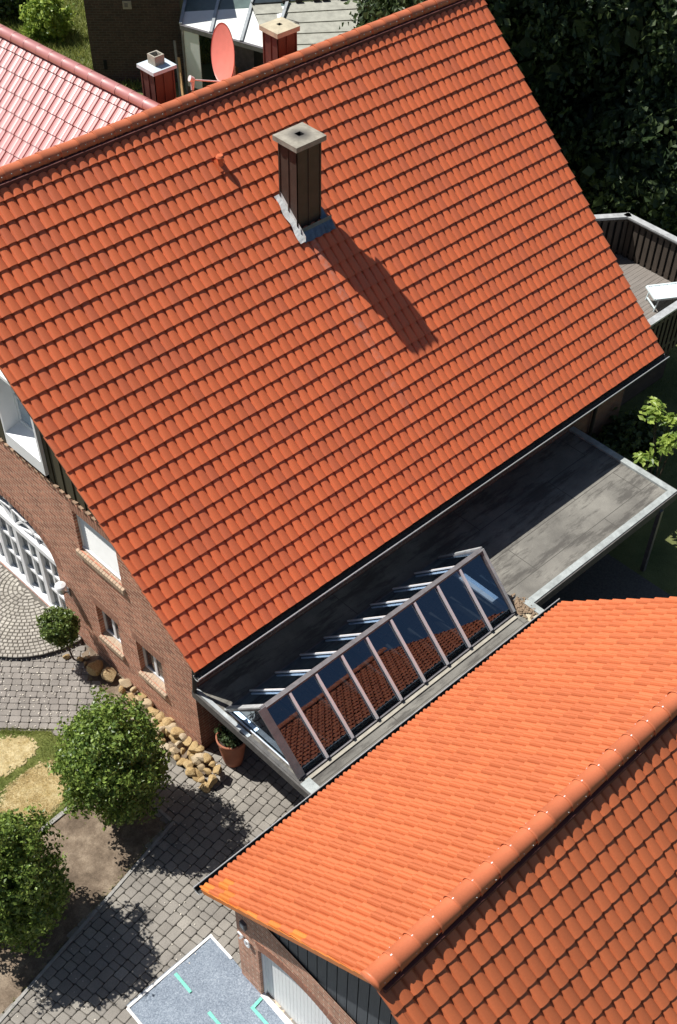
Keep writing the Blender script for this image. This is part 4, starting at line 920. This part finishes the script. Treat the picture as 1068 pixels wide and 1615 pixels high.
la, lb = Vector((16.95, 2.72, ZT+.36)), Vector((18.15, 1.62, ZT+.36)); ld = (lb-la).normalized(); lsn = Vector((-ld.y, ld.x, 0))
la = Vector((17.02, 2.20, ZT+.38)); ld = Vector((.86, -.51, 0)).normalized(); lsn = Vector((-ld.y, ld.x, 0))
mb = MB()
for i in range(11):
    c = la + ld*(.06+i*.112); mb.obox(c, ld*.050, lsn*.29, (0, 0, .012))
mb.bar(la+lsn*.30, la+ld*1.3+lsn*.30, .05, .05); mb.bar(la-lsn*.30, la+ld*1.3-lsn*.30, .05, .05); mb.bar(la-lsn*.3, la+lsn*.3, .07, .04); obj('seat', mb, M['plastic'], lo)
mb = MB(); bb = la + ld*1.28; bd = (ld*.8 + Vector((0, 0, .6))).normalized(); bnn = lsn.cross(bd).normalized()
for i in range(6): mb.obox(bb + bd*(.06+i*.112), bd*.05, lsn*.27, bnn*.012)
mb.bar(bb+lsn*.29, bb+bd*.7+lsn*.29, .05, .04); mb.bar(bb-lsn*.29, bb+bd*.7-lsn*.29, .05, .04); obj('backrest', mb, M['plastic'], lo)
for s in (-1, 1):
    for t in (.12, 1.15):
        mb = MB(); p = la + ld*t + lsn*.27*s; mb.tube(p, Vector((p.x, p.y, ZT))+ld*(-.08 if t < 1 else .08), .022, .018, n=8); obj('leg', mb, M['plastic'], lo)
mb = MB(); mb.bar(la+ld*.06+lsn*.27-Vector((0,0,.3)), la+ld*.06-lsn*.27-Vector((0,0,.3)), .03, .03); obj('leg_brace', mb, M['plastic'], lo)

# ================================================================== POT, ROCKS
pot = thing('flower_pot', 'large terracotta pot standing on the paving at the house corner under the flat roof edge', 'flower pot', (.66, -.05, 0))
mb = MB(); prof = [(.17, 0), (.19, .03), (.22, .2), (.265, .5), (.29, .76), (.31, .78), (.315, .85), (.285, .855), (.27, .80)]
K = 32; v = [(.66+r*math.cos(2*math.pi*k/K), -.05+r*math.sin(2*math.pi*k/K), z) for r, z in prof for k in range(K)]
mb.raw(v, [(i*K+k, i*K+(k+1) % K, (i+1)*K+(k+1) % K, (i+1)*K+k) for i in range(len(prof)-1) for k in range(K)]); obj('pot_body', mb, M['terra'], pot, smooth=True)
mb = MB(); mb.face([(.66+.275*math.cos(2*math.pi*k/K), -.05+.275*math.sin(2*math.pi*k/K), .79) for k in range(K)]); obj('soil', mb, M['soil'], pot)
P_, N_ = crown_points((.66, -.05, .95), .26, .26, .16, 50, 12, .04, seed=5); pl_ = obj('pot_plant', leaf_cloud(P_, N_, .05), M['leaf_dark'], pot)

def rock_proto(seed, sub=2):
    bm = bmesh.new(); bmesh.ops.create_icosphere(bm, subdivisions=sub, radius=1)
    rg = random.Random(seed); sc = (rg.uniform(.8, 1.15), rg.uniform(.65, 1.0), rg.uniform(.5, .8))
    planes = [(Vector((rg.gauss(0, 1), rg.gauss(0, 1), rg.gauss(0, 1))).normalized(), rg.uniform(.5, .78)) for _ in range(11)]
    for vtx in bm.verts:
        p = vtx.co.copy()
        for n_, d_ in planes:
            k = p.dot(n_) - d_
            if k > 0: p -= n_*k
        p += p.normalized()*noise.noise(p*2.2 + Vector((seed, 0, 0)))*.08
        vtx.co = Vector((p.x*sc[0], p.y*sc[1], p.z*sc[2]))
    me = D.meshes.new('sandstone_boulder'); bm.to_mesh(me); bm.free(); me.materials.append(M['rock']); return me
RP = [rock_proto(s) for s in range(9)]
rk = [(.02, 3.76, .24, .17), (.13, 3.38, .22, .14), (.25, 3.02, .15, .12), (.09, 2.92, .14, .1), (.27, 2.75, .12, .1), (.12, 2.62, .16, .12), (.30, 2.50, .11, .1)]
rr_ = random.Random(3); spots = []; yv = 2.42
while yv > -.22:
    wdt = .42 + .10*(2.4-yv)/2.6; x_left = .30 - wdt - .04*(2.4-yv)
    for k in range(3 if yv < 1.9 else 2):
        xs = .30 - (k+.5)*wdt/(3 if yv < 1.9 else 2)*1.1 + rr_.uniform(-.05, .05); sz = rr_.choice((.10, .12, .14, .17, .19))*rr_.uniform(.9, 1.1)
        zz = .045 + (0.10*(2-k) if yv < 1.5 else .04*(1-k)) + rr_.uniform(-.01, .05)
        if yv < .6 and k == 0: xs += .0
        spots.append((xs, yv + rr_.uniform(-.05, .05), sz, zz))
    yv -= rr_.uniform(.145, .18)
rk += spots
for i, (x, y, s, z) in enumerate(rk):
    o = D.objects.new('sandstone_boulder', RP[i % 9]); COL.objects.link(o); o.location = (x, y, z); o.rotation_euler = (rr_.uniform(-.5, .5), rr_.uniform(-.5, .5), rr_.uniform(0, 6.3)); o.scale = (s, s*rr_.uniform(.85, 1.1), s*rr_.uniform(.8, 1.1))
    g = 'ochre boulders heaped along the foot of the gable wall'
    if i == 0: tag(o, 'largest ochre boulder, at the end of the heap nearest the little ball tree', 'boulder', g)
    elif i == 1: tag(o, 'second largest ochre boulder, right beside the biggest one of the heap', 'boulder', g)
    else: tag(o, 'rough ochre sandstone boulder heaped at the foot of the brick gable wall', 'boulder', g)
for i, (x, y, s) in enumerate(((-.20, 4.52, .10), (-.02, 4.28, .09), (.12, 4.2, .07), (-.0, 4.1, .06))):
    o = D.objects.new('grey_stone', RP[(i+4) % 9]); COL.objects.link(o); o.location = (x, y, s*.5); o.scale = (s*1.2, s, s); o.rotation_euler = (0, .2, i*1.3)
    tag(o, 'small brownish stone beneath the ball-shaped tree by the cobbled terrace', 'stone', 'stones under the little ball tree')

# ================================================================== PLANTS
def ball_tree(name, label, base, c, rx, rz, ncl, per, spread, leaf, mt, seed, r0=.05, shell=.74, lump=.10, cat='tree'):
    t = thing(name, label, cat, base)
    limbs = []; rg = random.Random(seed)
    for i in range(9):
        a = rg.uniform(0, 6.28); e = rg.uniform(-.2, 1); limbs.append(((c[0], c[1], c[2]-rz*.5), (c[0]+math.cos(a)*rx*.7, c[1]+math.sin(a)*rx*.7, c[2]+e*rz*.6), r0*.5))
    obj('trunk', trunk_mb(base, (c[0], c[1], c[2]+rz*.1), r0, r0*.6, limbs, seed), M['bark'], t)
    P1, N1 = crown_points(c, rx, rx, rz, ncl, per, spread, shell=shell, lump=lump, seed=seed); mb = leaf_cloud(P1, N1, leaf)
    P1, N1 = crown_points(c, rx*.72, rx*.72, rz*.72, ncl//4, per, spread*1.5, shell=.3, seed=seed+50); leaf_cloud(P1, N1, leaf*1.6, mb)
    obj('crown', mb, M[mt], t); return t
ball_tree('rounded_tree', 'large clipped egg-shaped leafy tree between the lawn and the boulders', (-1.72, .46, 0), (-1.70, .52, 1.68), .96, 1.32, 820, 18, .062, .056, 'leaf', 11, lump=.20)
ball_tree('rounded_tree', 'clipped leafy tree standing in the soil bed at the left edge beside the lawn', (-4.52, -.22, 0), (-4.62, -.20, 1.75), 1.03, 1.50, 950, 18, .062, .056, 'leaf', 23, lump=.20)
ball_tree('topiary_tree', 'little ball-shaped tree on a thin stem beside the cobbled terrace and wall lamp', (-.10, 4.40, 0), (-.20, 4.46, 1.10), .39, .40, 330, 14, .032, .042, 'leaf_small', 31, r0=.022)
# tall shaded woodland on the right
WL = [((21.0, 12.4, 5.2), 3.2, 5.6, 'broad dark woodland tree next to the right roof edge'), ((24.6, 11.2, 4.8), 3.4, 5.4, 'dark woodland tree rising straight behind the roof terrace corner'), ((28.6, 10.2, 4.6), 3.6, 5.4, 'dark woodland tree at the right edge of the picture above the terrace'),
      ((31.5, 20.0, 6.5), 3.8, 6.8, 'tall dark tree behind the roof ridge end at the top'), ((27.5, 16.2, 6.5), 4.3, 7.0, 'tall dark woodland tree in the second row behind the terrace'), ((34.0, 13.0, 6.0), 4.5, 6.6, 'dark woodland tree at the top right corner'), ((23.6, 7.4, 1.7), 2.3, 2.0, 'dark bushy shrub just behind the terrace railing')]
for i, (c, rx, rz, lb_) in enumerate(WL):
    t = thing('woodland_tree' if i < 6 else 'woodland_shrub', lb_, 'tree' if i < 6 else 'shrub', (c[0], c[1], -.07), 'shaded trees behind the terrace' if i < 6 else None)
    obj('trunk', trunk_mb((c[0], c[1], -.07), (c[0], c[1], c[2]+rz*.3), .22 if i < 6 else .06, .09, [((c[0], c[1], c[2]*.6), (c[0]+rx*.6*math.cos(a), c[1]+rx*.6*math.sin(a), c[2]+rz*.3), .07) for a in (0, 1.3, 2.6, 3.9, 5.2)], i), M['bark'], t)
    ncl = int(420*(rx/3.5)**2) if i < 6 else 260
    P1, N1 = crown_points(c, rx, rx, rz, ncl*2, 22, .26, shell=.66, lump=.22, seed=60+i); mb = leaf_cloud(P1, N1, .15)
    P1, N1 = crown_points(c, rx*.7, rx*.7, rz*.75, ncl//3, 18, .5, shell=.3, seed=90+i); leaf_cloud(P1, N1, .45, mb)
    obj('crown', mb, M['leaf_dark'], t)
def shrub(name, label, c, rx, ry, rz, ncl, per, spread, leaf, mt, seed, cat='shrub', shell=.5, lump=.25):
    t = thing(name, label, cat, (c[0], c[1], -.07)); rg = random.Random(seed); mb = MB()
    for i in range(7):
        a = rg.uniform(0, 6.28); mb.tube((c[0], c[1], -.07), (c[0]+math.cos(a)*rx*.55, c[1]+math.sin(a)*ry*.55, c[2]+rz*rg.uniform(.1, .6)), .03, .01, n=6)
    obj('stem', mb, M['bark'], t)
    P1, N1 = crown_points(c, rx, ry, rz, ncl, per, spread, shell=shell, lump=lump, seed=seed); obj('foliage', leaf_cloud(P1, N1, leaf), M[mt], t); return t
shrub('ivy_shrub', 'bright green climbing shrub behind the roof ridge at the top', (26.2, 22.0, 1.5), 1.6, 1.1, 1.7, 240, 20, .14, .13, 'leaf_ivy', 41)
shrub('ivy_shrub', 'dark tall shrub to the right of the climbing shrub at the top', (28.8, 19.8, 1.8), 1.9, 1.4, 2.2, 260, 20, .2, .16, 'leaf_dark', 42)
shrub('light_green_bush', 'rounded sunlit light green bush left of the dark brick building', (17.35, 29.9, .6), .85, .85, .85, 240, 16, .09, .11, 'leaf_lime', 43)
shrub('olive_bush', 'olive green bush in the top left corner beyond the wing roof', (17.3, 32.4, .7), 1.2, .8, 1.0, 200, 16, .12, .12, 'leaf_ivy', 44)
shrub('garden_shrub', 'dark leafy shrub in the shade below the right gable', (13.6, .0, .75), 1.15, .8, .85, 240, 16, .10, .12, 'leaf_dark', 45)
# sapling with sunlit leaves
sp = thing('walnut_sapling', 'young walnut sapling with sunlit lime green leaves right of the flat roof', 'sapling', (13.1, -1.3, -.07))
mb = MB(); tips = []; rg = random.Random(9)
for bx, by, bz in ((13.24, -.74, 2.9), (13.26, -1.19, 2.75), (12.75, -1.45, 2.45), (12.35, -1.30, 2.15), (12.95, -1.60, 2.6), (13.0, -.86, 2.85)):
    mb.tube((13.1, -1.3, -.07), ((13.1+bx)/2+.05, (-1.3+by)/2, bz*.6), .02, .014, n=6); mb.tube(((13.1+bx)/2+.05, (-1.3+by)/2, bz*.6), (bx, by, bz), .014, .006, n=6); tips.append((bx, by, bz))
obj('stem', mb, M['bark'], sp); PP = []; NN = []
for bx, by, bz in tips:
    for k in range(60):
        a = rg.uniform(0, 6.28); q = rg.uniform(.02, .30); PP.append((bx+math.cos(a)*q, by+math.sin(a)*q, bz - q*.5 + rg.uniform(-.05, .08))); NN.append((math.cos(a)*.4, math.sin(a)*.4, 1))
obj('foliage', leaf_cloud(np.array(PP), np.array(NN), .085, squash=2.1, jitter=.35), M['leaf_lime'], sp)

# ================================================================== BACKGROUND BUILDINGS
bb_ = thing('brick_outbuilding', 'dark brown brick building at the top behind the roof ridge', 'building', (16.46, 25.91, -.07))
A_ = Vector((16.46, 25.91, 0)); B_ = Vector((18.95, 23.85, 0)); d_ = (B_-A_).normalized(); bn = Vector((-d_.y, d_.x, 0)); 
if bn.dot(Vector((1, 1, 0))) < 0: bn = -bn
ang = math.atan2(d_.y, d_.x)
mb = MB(); C4 = [A_, B_, B_+bn*5, A_+bn*5]; lo_ = [p+Vector((0, 0, -.1)) for p in C4]; hi_ = [p+Vector((0, 0, 5.6)) for p in C4]; mb.raw(lo_+hi_, [(0,1,5,4), (1,2,6,5), (2,3,7,6), (3,0,4,7), (4,5,6,7)])
M['brick_dark2'] = brick_mat('outbuilding_brick', (.085, .055, .042), (.055, .038, .030), (.095, .085, .07), 'xz', rot=-ang)
obj('brick_wall', mb, M['brick_dark2'], bb_)
mb = MB(); mb.slab([p+Vector((0, 0, 5.75)) + (p-(A_+B_+bn*5)/2).normalized()*0 for p in C4], .14); obj('roof', mb, M['oldroof'], bb_)
pv = A_ + d_*1.45 + Vector((0, 0, 2.55)); mb = MB(); mb.obox(pv-bn*.015, d_*.15, bn*.02, (0, 0, .13)); mb.obox(pv-bn*.04-d_*.03, d_*.06, bn*.01, (0, 0, .06), 1); obj('wall_vent', mb, [M['concrete'], M['alu']], bb_)
pv = A_ + d_*.45 + Vector((0, 0, .55)); mb = MB(); mb.obox(pv-bn*.01, d_*.06, bn*.012, (0, 0, .16)); obj('wall_slot', mb, M['black'], bb_)

sh = thing('lean_to_shed', 'open lean-to shed with white and grey corrugated panels behind the ridge', 'shed', (18.6, 23.0, -.07))
SA = Vector((18.34, 23.07, 2.3)); SB = Vector((19.42, 19.62, 2.3)); TA = Vector((20.9, 25.4, 3.05)); TB = Vector((22.9, 22.2, 3.05))
mb = MB(); mdark = MB(); mbar = MB()
for i in range(3):
    a0, a1 = SA.lerp(SB, i/3), SA.lerp(SB, (i+1)/3); t0, t1 = TA.lerp(TB, i/3), TA.lerp(TB, (i+1)/3)
    k0, k1 = [(.20, .34), (.34, .46), (.46, .58)][i]
    mb.slab([a0, a1, a1.lerp(t1, k1), a0.lerp(t0, k0)], .03); mdark.slab([a0.lerp(t0, k0), a1.lerp(t1, k1), t1, t0], .03)
for i in range(4):
    a0, t0 = SA.lerp(SB, i/3), TA.lerp(TB, i/3); mbar.bar(a0+Vector((0, 0, .04)), t0+Vector((0, 0, .04)), .10, .06)
obj('roof_panel', mb, M['poly'], sh); o = obj('roof_panel', mdark, M['poly_dark'], sh); o['label'] = 'grey algae-stained roof panels'; obj('glazing_bar', mbar, M['zinc'], sh)  # panels above the slanting boundary take the darker material
mb = MB(); mb.bar(SA+Vector((0, 0, -.05)), SB+Vector((0, 0, -.05)), .12, .14); obj('gutter', mb, M['alu'], sh)
mb = MB(); dsh = (SB-SA).normalized(); msn = Vector((-dsh.y, dsh.x, 0)); msn = msn if msn.x > 0 else -msn
for q in (.02, .42, .98): p = SA.lerp(SB, q); mb = MB(); mb.box(p.x-.05, p.x+.05, p.y-.05, p.y+.05, -.07, 2.2); obj('post', mb, M['planks'], sh)
p, q = SA.lerp(SB, .03), SA.lerp(SB, .20); mb = MB(); mb.slab([(p.x, p.y, 2.2), (q.x, q.y, 2.2), (q.x, q.y, .3), (p.x, p.y, .3)], .03); obj('side_panel', mb, M['poly'], sh)
p, q = SA+msn*1.8, SB+msn*1.8; mb = MB(); mb.face([(p.x, p.y, -.07), (q.x, q.y, -.07), (q.x, q.y, 2.6), (p.x, p.y, 2.6)]); obj('back_wall', mb, M['planks'], sh)
def item(nm, label, cat, q, off, sz, z, mt, rot=.3):
    p = SA.lerp(SB, q) + msn*off; mb = MB(); d1 = Vector((math.cos(rot), math.sin(rot), 0)); d2 = Vector((-d1.y, d1.x, 0)); c = Vector((p.x, p.y, z+sz[2]/2-.07))
    mb.obox(c, d1*sz[0]/2, d2*sz[1]/2, (0, 0, sz[2]/2)); mb.obox(c+Vector((0, 0, sz[2]/2+.02)), d1*(sz[0]/2+.02), d2*(sz[1]/2+.02), (0, 0, .02), 0); mb.obox(c-d2*(sz[1]/2+.01), d1*sz[0]*.35, d2*.012, (0, 0, sz[2]*.1), 0)
    return tag(obj(nm, mb, M[mt], loc=(p.x, p.y, z-.07)), label, cat)
item('storage_box', 'red storage box under the lean-to shed roof', 'box', .42, .25, (.6, .45, .5), 0, 'red_stuff'); item('cardboard_carton', 'brown carton in front of the red box under the shed', 'carton', .5, -.15, (.5, .4, .4), 0, 'wood_lt', .8)
item('cardboard_carton', 'brown carton stacked at the back of the lean-to shed', 'carton', .34, .8, (.6, .5, .9), 0, 'wood_lt', .1); item('white_crate', 'white crate near the tan-capped chimney under the shed edge', 'crate', .74, -.2, (.4, .3, .35), 0, 'poly', .5)
for i, (q, o1, mt_, lb_) in enumerate(((-.02, -.25, 'planks', 'grey plank leaning against the dark brick wall corner'), (.06, -.5, 'wood_lt', 'yellowish board leaning near the shed post'), (.1, -.7, 'wood_lt', 'shorter yellowish board lying against the other boards'))):
    p = SA.lerp(SB, q) + msn*o1; mb = MB(); mb.bar((p.x, p.y, -.07), (p.x+.2, p.y+.35, 1.7-.4*i), .12, .03, up=(1, 0, 0)); tag(obj('leaning_board', mb, M[mt_], loc=(p.x, p.y, -.07)), lb_, 'board')
ob = thing('old_tiled_shed', 'low shed with weathered grey tiled roof right of the tan-capped chimney', 'shed', (20.5, 19.5, -.07))
a, b, c, d = Vector((20.55, 21.9, 2.75)), Vector((23.9, 19.9, 2.75)), Vector((21.4, 17.9, 2.2)), Vector((19.3, 19.5, 2.2))
mb = MB(); nR = 5
for i in range(nR):
    e0, e1 = i/nR, (i+1)/nR; up_ = Vector((0, 0, .03)); mb.slab([a.lerp(d, e0)+Vector((0,0,.0)), b.lerp(c, e0), b.lerp(c, e1)+up_, a.lerp(d, e1)+up_], .03)
obj('roof', mb, M['oldroof'], ob)
mb = MB(); e = (b-a).normalized(); up2 = Vector((.8, .55, 0)); mb.slab([a+Vector((0,0,.05)), b+Vector((0,0,.05)), b+up2*6+Vector((0,0,.9)), a+up2*6+Vector((0,0,.9))], .04); o = obj('upper_roof', mb, plain('dark_glass_roof', (.03, .04, .045), .3, var=.3), ob)
mb = MB()
for q in (0, .28, .52, .76, 1): p = a.lerp(b, q); mb.bar(p+Vector((0,0,.08)), p+up2*6+Vector((0,0,.93)), .07, .05)
obj('glazing_bar', mb, M['zinc'], ob)
mb = MB(); 
for q in (.3, .42, .58, .66, .82, .93): p = a.lerp(b, q); mb.obox(p+Vector((0,0,.07)), e*.12, Vector((-e.y, e.x, 0))*.08, (0, 0, .04))
obj('ridge_stones', mb, M['dark_wood'], ob)
mb = MB(); mb.face([(d.x, d.y, -.07), (c.x, c.y, -.07), (c.x, c.y, 2.15), (d.x, d.y, 2.15)]); mb.face([(a.x, a.y, -.07), (d.x, d.y, -.07), (d.x, d.y, 2.2), (a.x, a.y, 2.7)]); obj('wall', mb, M['dark_wood'], ob)

fl = thing('flower_clump', 'white and pink flowers between the satellite dish and the tan-capped chimney', 'flowers', (19.2, 20.3, -.07))
P1, N1 = crown_points((19.25, 20.35, .45), .75, .55, .5, 60, 10, .12, shell=.4, seed=77); obj('foliage', leaf_cloud(P1, N1, .10), M['leaf_ivy'], fl)
P1, N1 = crown_points((19.25, 20.35, .55), .75, .55, .5, 26, 5, .05, shell=.8, seed=78); obj('blossom', leaf_cloud(P1, N1, .11, squash=1.), plain('pale_petals', (.78, .62, .60), .6), fl)

# petals, twigs and weeds scattered over the paving
mb = MB()
for (x0, x1, y0, y1, n_) in ((-2.6, .1, 3.2, 5.6, 260), (-1.5, .6, -.9, .2, 90), (-6, -2, -3.5, -1.2, 70)):
    for i in range(n_):
        x, y = random.uniform(x0, x1), random.uniform(y0, y1); s_ = random.uniform(.006, .016); a = random.uniform(0, 6.28)
        if inpoly(x, y, PATH) or inpoly(x, y, PAVE_VIS): mb.obox((x, y, .012), (math.cos(a)*s_, math.sin(a)*s_, random.uniform(-.3, .3)*s_), (-math.sin(a)*s_*.7, math.cos(a)*s_*.7, 0), (0, 0, .002))
stuff('fallen_petals', mb, plain('fallen_petal', (.62, .57, .48), .8, var=.3, scale=30), 'pale petals and crumbs scattered on the paving', 'petals')
mb = MB(); pts = []
for a, b, n_, w_ in (((-3.9, 1.26), (-2.42, 1.38), 500, .05), ((-1.62, 3.1), (-2.35, 3.86), 500, .05), ((-1.15, -.30), (-3.39, -.82), 200, .04), ((-3.39, -.82), (-7, -1.7), 200, .05), ((-.3, 1.2), (-.2, 3.8), 160, .05)):
    for i in range(n_): t = random.random(); pts.append((a[0]+(b[0]-a[0])*t + random.gauss(0, w_), a[1]+(b[1]-a[1])*t + random.gauss(0, w_)))
p = np.array(pts); stuff('edge_weeds', blades(mb, p[:, 0], p[:, 1], -.01, .06, .012), M['blade'], 'weeds and grass growing along the kerbs', 'weeds')
